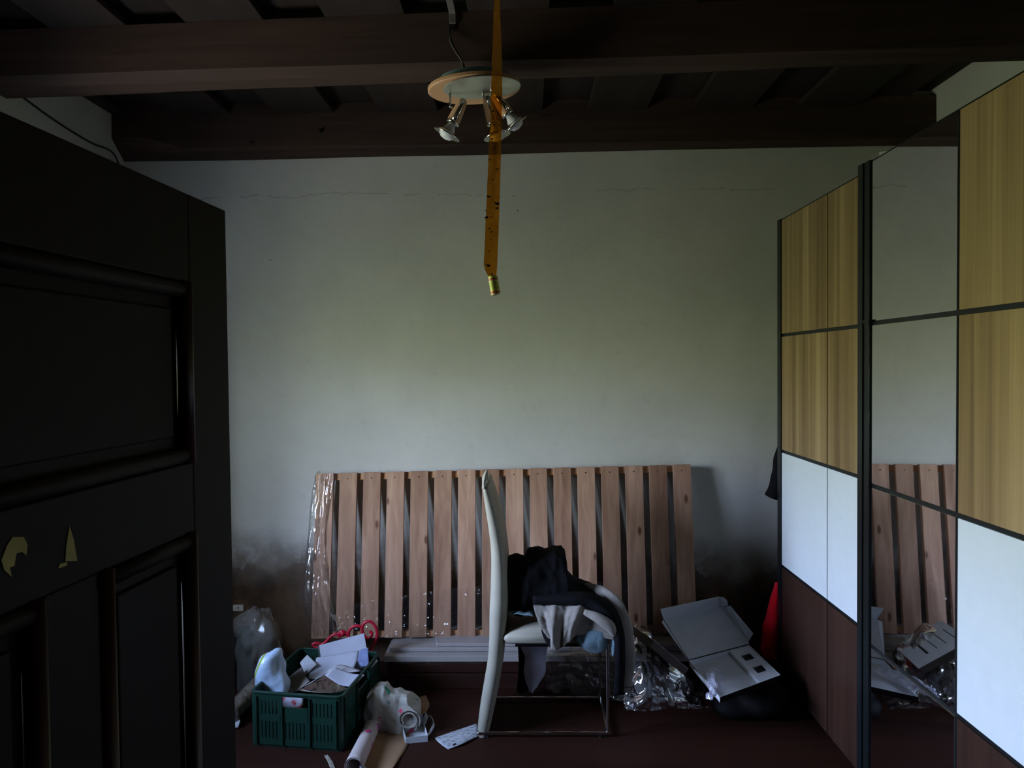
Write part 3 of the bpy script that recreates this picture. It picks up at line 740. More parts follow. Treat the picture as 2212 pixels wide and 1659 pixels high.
# ------------------------------------------------------------------ open white box on a black bag
bag_c = [B(1600,1520,3.38,.16,.13,.08), B(1650,1525,3.36,.15,.16,.08), B(1570,1490,3.46,.12,.12,.08), B(1640,1490,3.48,.14,.14,.08), B(1680,1540,3.34,.08,.11,.07), B(1590,1545,3.30,.11,.07,.055)]
bag_c = [(V((min(c.x, 1.225-r_[0]), c.y, r_[2]*1.0)), r_) for c, r_ in bag_c]
heap('black_bag', bag_c, M['black'], voxel=0.012, disp=0.012, dscale=0.16, label='slumped black bag on the floor under the open white box', cat='bag')
bx = empty('open_box', tuple(PZ(1590,1450,0.205)), 'open white cardboard box with its lid tilted back, lying on the black bag', 'box')
o0 = PZ(1489,1427,0.215); o1 = PZ(1618,1393,0.215); o3 = PZ(1555,1506,0.215); o2 = PZ(1686,1458,0.215)
o2 = V((min(o2.x,1.235), o2.y, o2.z)); 
def quad3(a, b, c, d, t):
    n_ = (b-a).cross(d-a).normalized(); 
    return MB().hexa([a, b, c, d], [p + n_*t for p in (a, b, c, d)])
base = MB()
dz = V((0,0,-0.024))
for a, b in ((o0,o1),(o1,o2),(o2,o3),(o3,o0)):
    inn = ((o0+o1+o2+o3)/4 - (a+b)/2).normalized()*0.004
    base.hexa([a+dz, b+dz, b+dz+inn, a+dz+inn], [a, b, b+inn, a+inn])
make('tray_wall', base, M['card_white'], bx)
make('tray_front', MB().hexa([o3+dz+V((0,-0.003,0)), o2+dz+V((0,-0.003,0)), o2+dz+V((0,-0.001,0)), o3+dz+V((0,-0.001,0))], [o3+V((0,-0.003,0)), o2+V((0,-0.003,0)), o2+V((0,-0.001,0)), o3+V((0,-0.001,0))]), M['black'], bx)
make('tray_floor', MB().hexa([p+dz for p in (o0,o1,o2,o3)], [p+dz+V((0,0,0.004)) for p in (o0,o1,o2,o3)]), M['card_grey'], bx)
def bt(u, v, z=0.0): return (o0*(1-u)+o1*u)*(1-v) + (o3*(1-u)+o2*u)*v + V((0,0,z))
# raised insert with two square holes along the right side
ins = MB()
us = [0.66, 0.74, 0.90, 0.985]; vs = [0.015, 0.22, 0.40, 0.60, 0.78, 0.985]
for i in range(3):
    for j in range(5):
        if i == 1 and j in (1, 3): continue
        ins.hexa([bt(us[i],vs[j],-0.006), bt(us[i+1],vs[j],-0.006), bt(us[i+1],vs[j+1],-0.006), bt(us[i],vs[j+1],-0.006)],
                 [bt(us[i],vs[j],-0.002), bt(us[i+1],vs[j],-0.002), bt(us[i+1],vs[j+1],-0.002), bt(us[i],vs[j+1],-0.002)])
ins.hexa([bt(0.655,0.015,-0.020), bt(0.66,0.015,-0.020), bt(0.66,0.985,-0.020), bt(0.655,0.985,-0.020)], [bt(0.655,0.015,-0.002), bt(0.66,0.015,-0.002), bt(0.66,0.985,-0.002), bt(0.655,0.985,-0.002)])
make('insert', ins, M['card_white'], bx, label='raised white insert with two square holes')
for j in (1, 3):
    make('insert_pocket', MB().hexa([bt(us[1],vs[j],-0.018), bt(us[2],vs[j],-0.018), bt(us[2],vs[j+1],-0.018), bt(us[1],vs[j+1],-0.018)], [bt(us[1],vs[j],-0.015), bt(us[2],vs[j],-0.015), bt(us[2],vs[j+1],-0.015), bt(us[1],vs[j+1],-0.015)]), M['dark'], bx)
# lid and its flaps
t0, t1 = P(1434,1340,3.66), P(1556,1312,3.80)
make('lid', quad3(o0 + V((-0.002,0.004,0.002)), o1 + V((-0.002,0.004,0.002)), t1, t0, 0.004), M['card_grey'], bx)
e0, e1, e2 = P(1427,1317,3.63), P(1553,1290,3.76), P(1570,1305,3.78)
make('lid_flap', MB().add([t0, t1, e1, e0] + [p + V((0,0.004,0.002)) for p in (t0, t1, e1, e0)], [(0,1,2,3),(7,6,5,4),(0,4,5,1),(1,5,6,2),(2,6,7,3),(3,7,4,0)]), M['card_white'], bx)
ear = [t1 + V((-0.002,-0.004,0)), P(1573,1308,3.755), P(1571,1297,3.755), P(1564,1291,3.757), P(1552,1290,3.757)]
make('lid_ear', MB().prism(ear, (0,0.004,0.001)), M['card_white'], bx)
side = [o1 + V((0.0,0.0,0.004)), P(1617,1386,3.66), P(1627,1369,3.655), P(1577,1309,3.74), P(1557,1313,3.79)]
make('lid_flap', MB().prism(side, (0.002,0.004,0.0)), M['card_white'], bx)
side2 = [o0 + V((-0.004,0,0.004)), t0 + V((-0.003,0,0)), P(1430,1345,3.63), P(1481,1420,3.48)]
make('lid_flap', MB().prism(side2, (0.0,0.004,0.0)), M['card_white'], bx)
# crumpled little plastic bag lying in the box
rows = [[(1526,1440,.235),(1545,1438,.25),(1564,1446,.235)],[(1522,1462,.24),(1545,1456,.285),(1570,1470,.24)],[(1528,1488,.24),(1548,1486,.275),(1564,1494,.235)],[(1522,1506,.225),(1540,1510,.24),(1554,1506,.225)]]
rows = [[(a, b, PZ(a, b, c).y) for a, b, c in r_] for r_ in rows]
sheet('small_plastic_bag', rows, film('bluish_bag', 0.35, 0.25, 0.12, 30, 1.0, (0.75,0.76,0.95)), 24, 30, 3.1, 0.014, 4, 4, 'small crumpled bluish plastic bag lying in the open white box', 'plastic bag')

# printed box leaning behind the plastic sheet; its printed face shows in the mirror
def mir(px, py, Y):
    p_ = P(px, py, Y); return V((2*XF - p_.x, p_.y, p_.z))
kL, kT, kB = mir(1933,1397,3.57), mir(2033,1340,3.47), mir(1984,1444,3.22)
ku, kv = (kT-kL), (kB-kL); kn = ku.cross(kv).normalized()
if kn.x < 0: kn = -kn
kb = empty('keyboard_box', (0.6, 3.45, 0.2), 'white and red printed box with black piano keys, seen in the wardrobe mirror', 'box')
kq = lambda u, v, w=0.0: kL + ku*u + kv*v + kn*w
body = MB().hexa([kq(0,0,-0.032), kq(1,0,-0.032), kq(1,1,-0.032), kq(0,1,-0.032)], [kq(0,0,-0.0012), kq(1,0,-0.0012), kq(1,1,-0.0012), kq(0,1,-0.0012)])
make('box_body', body, plain('dull_card', (70,62,58), 0.7), kb, bevel=0.001)
make('red_side', MB().hexa([kq(-0.002,0,-0.030), kq(-0.0005,0,-0.030), kq(-0.0005,1,-0.030), kq(-0.002,1,-0.030)], [kq(-0.002,0,0), kq(-0.0005,0,0), kq(-0.0005,1,0), kq(-0.002,1,0)]), plain('red_print', (150,24,20), 0.5), kb)
make('box_face', MB().hexa([kq(0,0,-0.001), kq(1,0,-0.001), kq(1,1,-0.001), kq(0,1,-0.001)], [kq(0,0), kq(1,0), kq(1,1), kq(0,1)]), M['card_white'], kb)
for i, u_ in enumerate((0.30, 0.50, 0.68, 0.86)):
    w_ = 0.045 if i in (0,) else 0.018
    make('piano_key', MB().hexa([kq(u_,0.30,0.0002), kq(u_+w_,0.30,0.0002), kq(u_+w_,0.74,0.0002), kq(u_,0.74,0.0002)], [kq(u_,0.30,0.0008), kq(u_+w_,0.30,0.0008), kq(u_+w_,0.74,0.0008), kq(u_,0.74,0.0008)]), M['dark'], kb)
make('red_logo', MB().hexa([kq(0.14,0.08,0.0002), kq(0.19,0.08,0.0002), kq(0.19,0.22,0.0002), kq(0.14,0.22,0.0002)], [kq(0.14,0.08,0.0008), kq(0.19,0.08,0.0008), kq(0.19,0.22,0.0008), kq(0.14,0.22,0.0008)]), M['red_plastic'], kb)

# ------------------------------------------------------------------ garments hanging past the wardrobe end
rows = [[(1677,1262,3.74),(1681,1258,3.72),(1686,1262,3.74)],[(1662,1310,3.72),(1676,1306,3.69),(1692,1310,3.72)],[(1650,1360,3.71),(1670,1356,3.67),(1694,1362,3.71)],[(1645,1400,3.71),(1668,1400,3.67),(1694,1405,3.71)],[(1654,1420,3.71),(1672,1424,3.68),(1692,1422,3.71)]]
make('red_shirt', MB().patch(pg(rows), 26, 40, amp=0.012, freq=14, seed=1), M['red_cloth'], smooth=True, solid=0.02, label='bright red garment hanging between the wardrobe end and the back wall', cat='shirt')
rows = [[(1682,966,3.76),(1688,962,3.74),(1694,966,3.76)],[(1674,1000,3.75),(1684,1000,3.72),(1695,1000,3.75)],[(1666,1035,3.75),(1680,1035,3.71),(1696,1035,3.75)],[(1662,1052,3.75),(1678,1056,3.71),(1696,1056,3.75)],[(1655,1070,3.75),(1672,1078,3.71),(1696,1080,3.75)]]
make('navy_jacket', MB().patch(pg(rows), 22, 30, amp=0.012, freq=14, seed=3), M['navy_cloth'], smooth=True, solid=0.02, label='dark navy jacket sleeve hanging beside the wardrobe above the red garment', cat='jacket')

make('hanging_loop', MB().tube(curve([P(1690,968,3.75), P(1692,950,3.72), V((P(1692,940,3.70).x+0.06, 3.66, P(1692,935,3.66).z)), V((1.42, 3.632, 1.36))], 16), 0.004, 8), M['navy_cloth'], bpy.data.objects['navy_jacket'], smooth=True)

# ------------------------------------------------------------------ green crate with papers
cr0, cr1, cr2, cr3 = PZ(541,1492,0.242), PZ(749,1494,0.242), PZ(831,1396,0.242), PZ(649,1398,0.242)
for p in (cr0, cr1, cr2, cr3): p.z = 0
ux = (cr1-cr0).normalized(); uy = V((-ux.y, ux.x, 0)); Wc = (cr1-cr0).length; 
vdir = (cr3-cr0); Lc = vdir.dot(uy); ang = math.atan2(vdir.dot(ux), Lc); 
uy = vdir.normalized(); ux = V((uy.y, -uy.x, 0)); Wc *= 0.985; Lc = vdir.length
crate = empty('plastic_crate', tuple((cr0+cr1+cr2+cr3)/4), 'dark green slotted plastic crate filled with papers', 'crate')
Hc = 0.242; th = 0.012
def wall_bars(o, u, n_, L):
    """one slotted crate wall along u from o, n_ = outward normal"""
    mb = MB(); bx_ = lambda s0, s1, z0, z1, w0=-0.006, w1=0.0: mb.obox(o, u, zup, n_, (s0, s1, z0, z1, w0, w1))
    bx_(0, L, Hc-0.018, Hc-0.004); bx_(0, L, 0.012, 0.04); bx_(0, L, 0.115, 0.145)
    third = L/3
    bx_(third, 2*third, 0.145, 0.178)                                  # below the hand hole
    bx_(0, third, 0.205, Hc-0.018); bx_(2*third, L, 0.205, Hc-0.018)
    for k_ in range(3):
        a = third*k_ + 0.012; b = third*(k_+1) - 0.012
        n_s = max(3, int((b-a)/0.0145)); w = (b-a)/n_s
        bx_(third*k_, a, 0.04, 0.205 if k_ != 1 else 0.178); bx_(b, third*(k_+1), 0.04, 0.205 if k_ != 1 else 0.178)
        for i in range(n_s):
            s0 = a + i*w
            if k_ == 1: bx_(s0 + w*0.3, s0 + w, 0.04, 0.115)
            else:
                bx_(s0 + w*0.3, s0 + w, 0.04, 0.115); bx_(s0 + w*0.3, s0 + w, 0.145, 0.205)
    for s in (0.004, third-0.003, 2*third-0.003, L-0.010): bx_(s, s+0.006, 0.012, Hc-0.018, 0.0, 0.007)
    return mb
iz = 0.02
o_f = cr0 + ux*iz; o_b = cr0 + uy*Lc + ux*iz; o_l = cr0 + uy*iz; o_r = cr0 + ux*Wc + uy*iz
make('crate_wall', wall_bars(o_f, ux, -uy, Wc-2*iz), M['crate'], crate)
make('crate_wall', wall_bars(o_b, ux, uy, Wc-2*iz), M['crate'], crate)
make('crate_wall', wall_bars(o_l, uy, -ux, Lc-2*iz), M['crate'], crate)
make('crate_wall', wall_bars(o_r, uy, ux, Lc-2*iz), M['crate'], crate)
make('crate_floor', MB().obox(cr0, ux, uy, zup, (0.006, Wc-0.006, 0.006, Lc-0.006, 0.0, 0.012)), M['crate'], crate)
def rrect(o, W, L, r, n=6):
    out = []
    for cx, cy, a0 in ((r, r, math.pi), (W-r, r, 1.5*math.pi), (W-r, L-r, 0), (r, L-r, 0.5*math.pi)):
        for i in range(n+1):
            a = a0 + 0.5*math.pi*i/n; out.append(o + ux*(cx + r*math.cos(a)) + uy*(cy + r*math.sin(a)))
    return out
ring = rrect(cr0 - ux*0.004 - uy*0.004, Wc+0.008, Lc+0.008, 0.03); inner = rrect(cr0 + ux*0.008 + uy*0.008, Wc-0.016, Lc-0.016, 0.02)
nR = len(ring); mb = MB()
mb.add([p + zup*(Hc-0.010) for p in ring] + [p + zup*Hc for p in ring] + [p + zup*Hc for p in inner] + [p + zup*(Hc-0.010) for p in inner],
       [(a*nR+i, a*nR+(i+1)%nR, ((a+1)%4)*nR+(i+1)%nR, ((a+1)%4)*nR+i) for a in range(4) for i in range(nR)])
make('rim', mb, M['crate'], crate, bevel=0.002)
for cx, cy, a0 in ((iz, iz, math.pi), (Wc-iz, iz, 1.5*math.pi), (Wc-iz, Lc-iz, 0), (iz, Lc-iz, 0.5*math.pi)):
    arc = [cr0 + ux*(cx + iz*math.cos(a0+0.5*math.pi*i/8)) + uy*(cy + iz*math.sin(a0+0.5*math.pi*i/8)) for i in range(9)]
    arc2 = [cr0 + ux*(cx + (iz-0.006)*math.cos(a0+0.5*math.pi*i/8)) + uy*(cy + (iz-0.006)*math.sin(a0+0.5*math.pi*i/8)) for i in range(9)]
    mb = MB()
    for i in range(8): mb.hexa([p + zup*0.012 for p in (arc[i], arc[i+1], arc2[i+1], arc2[i])], [p + zup*(Hc-0.010) for p in (arc[i], arc[i+1], arc2[i+1], arc2[i])])
    make('corner_post', mb, M['crate'], crate)
def cq(px, py, Y): return P(px, py, Y)
def paper(name, rows, m, label, cat='paper', t=0.0012, nu=14, nv=14, amp=0.004, freq=9, seed=0, parent=None):
    return make(name, MB().patch([[P(*q_) for q_ in r_] for r_ in rows], nu, nv, amp=amp, freq=freq, seed=seed), m, parent, smooth=True, solid=t, label=label, cat=cat)
# white carrier bag
rows = [[(584,1406,3.24),(588,1402,3.23),(596,1401,3.22),(604,1402,3.23),(606,1406,3.24)],
        [(562,1424,3.24),(568,1422,3.20),(584,1416,3.18),(604,1418,3.20),(608,1424,3.24)],
        [(554,1450,3.23),(562,1448,3.18),(582,1446,3.155),(606,1448,3.18),(614,1452,3.23)],
        [(553,1478,3.20),(559,1478,3.16),(582,1476,3.145),(610,1480,3.16),(620,1482,3.20)],
        [(560,1512,3.18),(564,1512,3.160),(590,1525,3.15),(612,1525,3.165),(622,1525,3.20)]]
kbag = Mat('carrier_bag', 0.3, 0.5); v_ = kbag.tc(False); sx = kbag.sep(v_)
kbag.col(kbag.mix(kbag.math('LESS_THAN', kbag.math('ABSOLUTE', kbag.math('ADD', kbag.math('SUBTRACT', sx[0], kbag.math('MULTIPLY', sx[2], 0.42)), 0.13)), 0.005), lin((176,196,222)), lin((150,168,60))))
kbag.bump(kbag.noise(v_, 14, 4), 0.4, 0.02)
make('carrier_bag', MB().patch(pg(rows), 40, 46, amp=0.03, freq=13, seed=4), kbag.m, smooth=True, solid=0.0015, label='pale blue-white carrier bag standing in the front left of the crate', cat='bag')
rows = [[(594,1398,3.27),(604,1396,3.26),(612,1406,3.26)],[(598,1404,3.255),(608,1408,3.25),(616,1418,3.25)],[(604,1412,3.25),(610,1420,3.25),(611,1430,3.25)]]
sheet('bag_knot', rows, M['film'], 12, 12, 6.0, 0.006, 3, 3, 'shiny twisted plastic end sticking up from the carrier bag', 'plastic wrap')
# white tablet-like folder with dark edge
fo = empty('white_folder', tuple(P(750,1440,3.46)), 'white ring folder with a dark edge propped at the back of the crate', 'folder')
a_, b_, c_, d_ = P(686,1395,3.50), P(786,1368,3.53), P(799,1440,3.44), P(697,1470,3.40)
fn = (b_-a_).cross(d_-a_).normalized(); fn = fn if fn.y > 0 else -fn
make('cover', MB().hexa([a_,b_,c_,d_], [p + fn*0.004 for p in (a_,b_,c_,d_)]), M['paper'], fo)
make('dark_edge', MB().hexa([p + fn*0.0045 for p in (a_,b_,c_,d_)], [p + fn*0.010 + V((0,0,0.003)) for p in (a_,b_,c_,d_)]), M['dark'], fo)
make('spine_strip', MB().hexa([a_ - fn*0.001, a_*0.97+b_*0.03 - fn*0.001, d_*0.97+c_*0.03 - fn*0.001, d_ - fn*0.001], [a_ - fn*0.0003, a_*0.97+b_*0.03 - fn*0.0003, d_*0.97+c_*0.03 - fn*0.0003, d_ - fn*0.0003]), M['dark'], fo)
hp = a_*0.1 + d_*0.6 + (a_*0.95+b_*0.05)*0.3
# papers
paper('paper_sheet', [[(684,1420,3.42),(730,1412,3.43),(776,1406,3.44)],[(676,1440,3.38),(730,1432,3.38),(772,1424,3.39)],[(662,1470,3.30),(716,1462,3.30),(762,1445,3.31)]], M['paper'], 'large blank white sheet curling over the crate, below the folder', amp=0.006, seed=1)
paper('blue_booklet', [[(778,1404,3.42),(795,1399,3.43)],[(768,1443,3.36),(797,1438,3.37)]], plain('blue_print', (120,132,172), 0.5, var=0.45, sc=26), 'blue and white booklet at the right side of the crate', 'booklet', seed=2)
paper('paper_sheet', [[(648,1432,3.40),(664,1415,3.43)],[(660,1460,3.33),(684,1434,3.36)]], M['card_grey'], 'grey-white sheet on the left side of the crate', amp=0.006, seed=3)
paper('paper_sheet', [[(622,1468,3.32),(640,1450,3.33),(652,1440,3.34)],[(616,1485,3.27),(640,1475,3.27),(660,1460,3.28)],[(620,1500,3.20),(645,1490,3.20),(670,1472,3.22)]], plain('dim_paper', (120,112,110), 0.8), 'dull grey-brown sheet sunk between the carrier bag and white papers', amp=0.008, seed=4)
knews = Mat('newsprint', 0.85, 0.15); v_ = knews.tc(False, (8,8,90)); knews.col(knews.ramp(knews.noise(v_, 1.0, 3), [(0.40, lin((120,118,126))), (0.58, lin((190,188,196)))]))
paper('newspaper', [[(650,1486,3.18),(690,1462,3.24),(726,1436,3.32)],[(668,1478,3.20),(706,1452,3.26),(744,1436,3.32)],[(672,1474,3.22),(720,1456,3.26),(784,1450,3.30)]], knews.m, 'creased sheet of newsprint draped over the white paper in the crate', 'newspaper', amp=0.004, seed=5)
paper('paper_sheet', [[(702,1458,3.21),(714,1448,3.25),(724,1441,3.29)],[(732,1478,3.17),(744,1466,3.21),(756,1454,3.25)],[(762,1484,3.155),(776,1470,3.19),(788,1458,3.22)]], M['paper'], 'folded white sheet with a peak, at the crate front', amp=0.003, seed=6)
kmag = Mat('magazine_print', 0.35, 0.5); v_ = kmag.tc(False); vo = kmag.n.new('ShaderNodeTexVoronoi'); kmag.l.new(v_, vo.inputs['Vector']); vo.inputs['Scale'].default_value = 34
kmag.col(kmag.ramp(kmag.noise(v_, 24, 3, 0.6, 1.0), [(0.35, lin((34,26,24))), (0.5, lin((92,70,60))), (0.62, lin((60,66,46))), (0.75, lin((170,140,132)))]))
paper('magazine', [[(646,1492,3.16),(676,1474,3.19),(702,1457,3.22)],[(680,1496,3.14),(706,1484,3.16),(732,1476,3.18)],[(716,1497,3.135),(736,1494,3.14),(752,1488,3.15)]], kmag.m, 'dark printed magazine page at the front of the crate', 'magazine', amp=0.003, seed=7)
krose = Mat('rose_print', 0.5, 0.3); v_ = krose.tc(False); krose.col(krose.ramp(krose.noise(v_, 30, 2), [(0.50, lin((196,192,206))), (0.56, lin((190,120,128))), (0.62, lin((176,50,60)))]))
paper('printed_card', [[(592,1500,3.16),(622,1503,3.155),(655,1504,3.16)],[(592,1516,3.15),(622,1517,3.148),(655,1518,3.15)],[(594,1534,3.15),(622,1534,3.148),(652,1534,3.15)]], krose.m, 'white and red printed card behind the handle hole of the crate', 'card', seed=8)
paper('paper_strip', [[(798,1440,3.36),(806,1432,3.38),(812,1424,3.40)],[(800,1444,3.35),(809,1435,3.37),(816,1428,3.39)]], M['paper'], 'narrow white paper strip sticking up at the crate right rim', nu=8, nv=4, seed=9)
# red scrolled rack
rk = empty('scroll_rack', tuple(P(770,1430,3.60)), 'red scrolled metal ornament standing at the back of the crate', 'ornament')
def rpts(l, Y=3.57): return [P(x, y, Y) for x, y in l]
for l in ([(790,1440),(797,1415),(805,1395),(814,1376),(813,1358),(803,1344),(790,1344),(783,1354),(784,1368),(792,1378),(801,1376),(803,1368),(798,1363)],
          [(783,1356),(774,1352),(762,1354),(754,1364),(753,1374)],
          [(753,1374),(745,1366),(738,1364),(731,1370),(735,1377)],
          [(735,1372),(724,1370),(714,1376),(704,1386),(694,1392),(684,1389),(676,1392),(684,1400)]):
    make('scroll', MB().tube(curve(rpts(l), 10*len(l)), 0.0075, 10), M['red_plastic'], rk, smooth=True)
make('scroll_ball', MB().ball(P(741,1368,3.57), 0.016), M['red_plastic'], rk, smooth=True)
make('upright', MB().tube(rpts([(686,1396),(688,1415),(692,1440)]), 0.009, 10), M['red_plastic'], rk, smooth=True)
make('upright', MB().tube(rpts([(800,1405),(802,1425),(804,1445)]), 0.011, 10), M['red_plastic'], rk, smooth=True)

# ------------------------------------------------------------------ litter on the floor
def FZ(px, py, z=0.0): return PZ(px, py, z)
kpr = Mat('towel_print', 0.95, 0.05); v_ = kpr.tc(False); vo = kpr.n.new('ShaderNodeTexVoronoi'); wv = kpr.n.new('ShaderNodeTexNoise'); kpr.l.new(v_, wv.inputs['Vector']); wv.inputs['Scale'].default_value = 16; wv.inputs['Detail'].default_value = 3
wm = kpr.n.new('ShaderNodeVectorMath'); wm.operation = 'MULTIPLY_ADD'; kpr.l.new(wv.outputs['Color'], wm.inputs[0]); wm.inputs[1].default_value = (0.12, 0.12, 0.12); kpr.l.new(v_, wm.inputs[2])
kpr.l.new(wm.outputs[0], vo.inputs['Vector']); vo.inputs['Scale'].default_value = 12
blot = kpr.ramp(vo.outputs['Distance'], [(0.24, (1,1,1,1)), (0.30, (0,0,0,1))])
hue = kpr.ramp(kpr.sep(vo.outputs['Color'])[0], [(0.0, lin((214,70,104))), (0.45, lin((214,70,104))), (0.5, lin((70,140,120))), (1.0, lin((70,120,130)))])
pick = kpr.math('GREATER_THAN', kpr.sep(vo.outputs['Color'])[1], 0.45)
kpr.col(kpr.mix(kpr.math('MULTIPLY', blot, pick), lin((168,164,156)), hue)); kpr.bump(kpr.noise(v_, 30, 4), 0.5, 0.02)
def G(px, py, rx, ry, rz, lift=0.0):
    p = PZ(px, py, 0.0); return (p + zup*(rz*0.9+lift), (rx, ry, rz))
tw = [(789,1522,1552),(797,1497,1562),(813,1485,1570),(833,1481,1574),(848,1490,1588),(866,1497,1592),(884,1501,1586),(900,1514,1572),(907,1530,1560)]
make('printed_towel', dome([(a, b, c, 3.235, 0.075) for a, b, c in tw], nsec=80, amp=0.022, freq=8.0, seed=4.4), kpr.m, smooth=True, label='crumpled white towel with pink and green print beside the crate', cat='towel')
tcen = P(884,1556,3.14)
sp_ = []
for i in range(60):
    a = -0.6 + i/59*1.7*2*math.pi; r_ = 0.052 - 0.024*i/59
    sp_.append(Vector((r_*math.cos(a), 0, r_*0.9*math.sin(a))))
mb = MB(); ln = V((-0.10, 0.12, 0.02))
mb.add([tcen + p + V((0,0,0.0)) for p in sp_] + [tcen + p + ln for p in sp_], [(i, i+1, 61+i, 60+i) for i in range(59)])
make('rolled_end', mb, kpr.m, bpy.data.objects['printed_towel'], smooth=True, solid=0.006)
kro = Mat('wrapping_print', 0.7, 0.2); v_ = kro.tc(False); vo = kro.n.new('ShaderNodeTexVoronoi'); kro.l.new(v_, vo.inputs['Vector']); vo.inputs['Scale'].default_value = 11
blot = kro.ramp(vo.outputs['Distance'], [(0.22, (1,1,1,1)), (0.28, (0,0,0,1))])
hue = kro.ramp(kro.noise(v_, 40, 2), [(0.42, lin((206,70,120))), (0.55, lin((206,70,120))), (0.6, lin((80,110,170)))])
kro.col(kro.mix(kro.math('MULTIPLY', blot, kro.math('GREATER_THAN', kro.sep(vo.outputs['Color'])[1], 0.4)), lin((186,172,170)), hue))
ra, rb = PZ(818,1540,0.033), PZ(764,1656,0.033)
rd = (rb-ra).normalized(); 
mb = MB(); pts = [ra + rd*((rb-ra).length*i/12) for i in range(13)]
mb.tube(pts, [0.030+0.0006*i for i in range(13)], 20, hint=(0,0,1), caps=False)
mb2 = MB().tube([p for p in pts], [0.026+0.0005*i for i in range(13)], 20, hint=(0,0,1), caps=False)
ro = empty('paper_roll', (ra.x, ra.y, 0.0), 'roll of pale wrapping paper with pink and blue print on the floor', 'paper roll')
make('outer_sheet', mb, kro.m, ro, smooth=True, solid=0.001); make('inner_sheet', mb2, kro.m, ro, smooth=True, solid=0.001)
def floor_sheet(name, pts, m, label, cat, h=0.002, lift=0.012, seed=0, nu=14, nv=14):
    """pts = 2-D control grid of floor pixels, gently curled"""
    rows_ = [[PZ(x, y, h + lift*max(0, noise.noise(Vector((x*0.03, y*0.05, seed)))) ) for x, y in r_] for r_ in pts]
    return make(name, MB().patch(rows_, nu, nv), m, smooth=True, solid=0.0012, label=label, cat=cat)
floor_sheet('brown_paper', [[(800,1572),(838,1566),(876,1560)],[(780,1606),(826,1604),(884,1600)],[(764,1645),(815,1648),(862,1640)],[(790,1676),(826,1672),(848,1660)]], M['kraft'], 'crumpled sheet of brown packing paper beside the paper roll', 'paper', lift=0.03, seed=3)
floor_sheet('kraft_scrap', [[(892,1512),(908,1505),(920,1502)],[(896,1530),(912,1524),(928,1522)],[(905,1546),(914,1542),(922,1536)]], M['kraft'], 'small scrap of brown paper behind the printed towel', 'paper', lift=0.05, seed=6)
krc = Mat('receipt_print', 0.8, 0.2); v_ = krc.tc(False, (60,220,60)); krc.col(krc.ramp(krc.noise(v_, 1.0, 2), [(0.40, lin((120,122,130))), (0.50, lin((182,186,194)))]))
rc = empty('printed_receipt', tuple(PZ(988,1592,0.0)), 'white printed receipt lying on the floor left of the chair', 'receipt')
rows_ = [[PZ(938,1594,0.002), PZ(985,1578,0.008), PZ(1030,1563,0.004)], [PZ(950,1606,0.004), PZ(992,1592,0.012), PZ(1032,1578,0.006)], [PZ(968,1619,0.002), PZ(1000,1606,0.009), PZ(1034,1590,0.004)]]
make('sheet', MB().patch(rows_, 16, 8), krc.m, rc, smooth=True, solid=0.0008)
make('black_mark', MB().prism([PZ(977,1608,0.0078), PZ(984,1605,0.0088), PZ(987,1608,0.0085), PZ(980,1611,0.0075)], (0,0,0.0006)), M['dark'], rc)
# small open white carton
sb = empty('small_carton', tuple(PZ(895,1600,0.0)), 'small open white carton lying in front of the printed towel', 'carton')
q0, q1, q2, q3 = PZ(876,1607,0), PZ(924,1602,0), PZ(914,1566,0), PZ(866,1570,0)
hz = zup*0.032
make('carton_floor', MB().hexa([q0,q1,q2,q3], [p + zup*0.002 for p in (q0,q1,q2,q3)]), M['card_white'], sb)
cc = (q0+q1+q2+q3)/4
for a, b, h_ in ((q0,q1,0.028),(q1,q2,0.03),(q2,q3,0.05),(q3,q0,0.03)):
    inn = (cc-(a+b)/2).normalized()*0.002
    make('carton_wall', MB().hexa([a+zup*0.002, b+zup*0.002, b+inn+zup*0.002, a+inn+zup*0.002], [a+zup*h_, b+zup*h_, b+inn+zup*h_, a+inn+zup*h_]), M['card_white'], sb)
lid_e = [q2+zup*0.05, q3+zup*0.05]
make('carton_flap', MB().prism([q2+zup*0.03, q1*0.4+q2*0.6+zup*0.03, q1*0.4+q2*0.6+zup*0.06+V((0.012,0,0)), q2+zup*0.062+V((0.012,0,0))], (0.0015,0,0)), M['card_white'], sb)
floor_sheet('paper_scrap', [[(700,1632),(708,1630)],[(708,1646),(718,1644)],[(716,1664),(726,1662)]], plain('speckled_paper', (150,142,128), 0.8, var=0.5, sc=90), 'small curled speckled paper scrap at the bottom edge of the floor', 'paper', lift=0.02, seed=9, nu=6, nv=8)
floor_sheet('paper_scrap', [[(776,1652),(790,1656)],[(778,1664),(794,1668)]], M['paper'], 'tiny white paper corner under the brown packing paper', 'paper', h=0.02, lift=0.0, nu=4, nv=4)
make('cable_tie', MB().tube(curve([PZ(920,1545,0.01), PZ(932,1550,0.03), PZ(936,1565,0.03), PZ(930,1580,0.012), PZ(922,1590,0.006)], 24), 0.006, 8, flat=0.4), M['card_grey'], smooth=True, label='curved grey strap standing up beside the small carton', cat='strap')

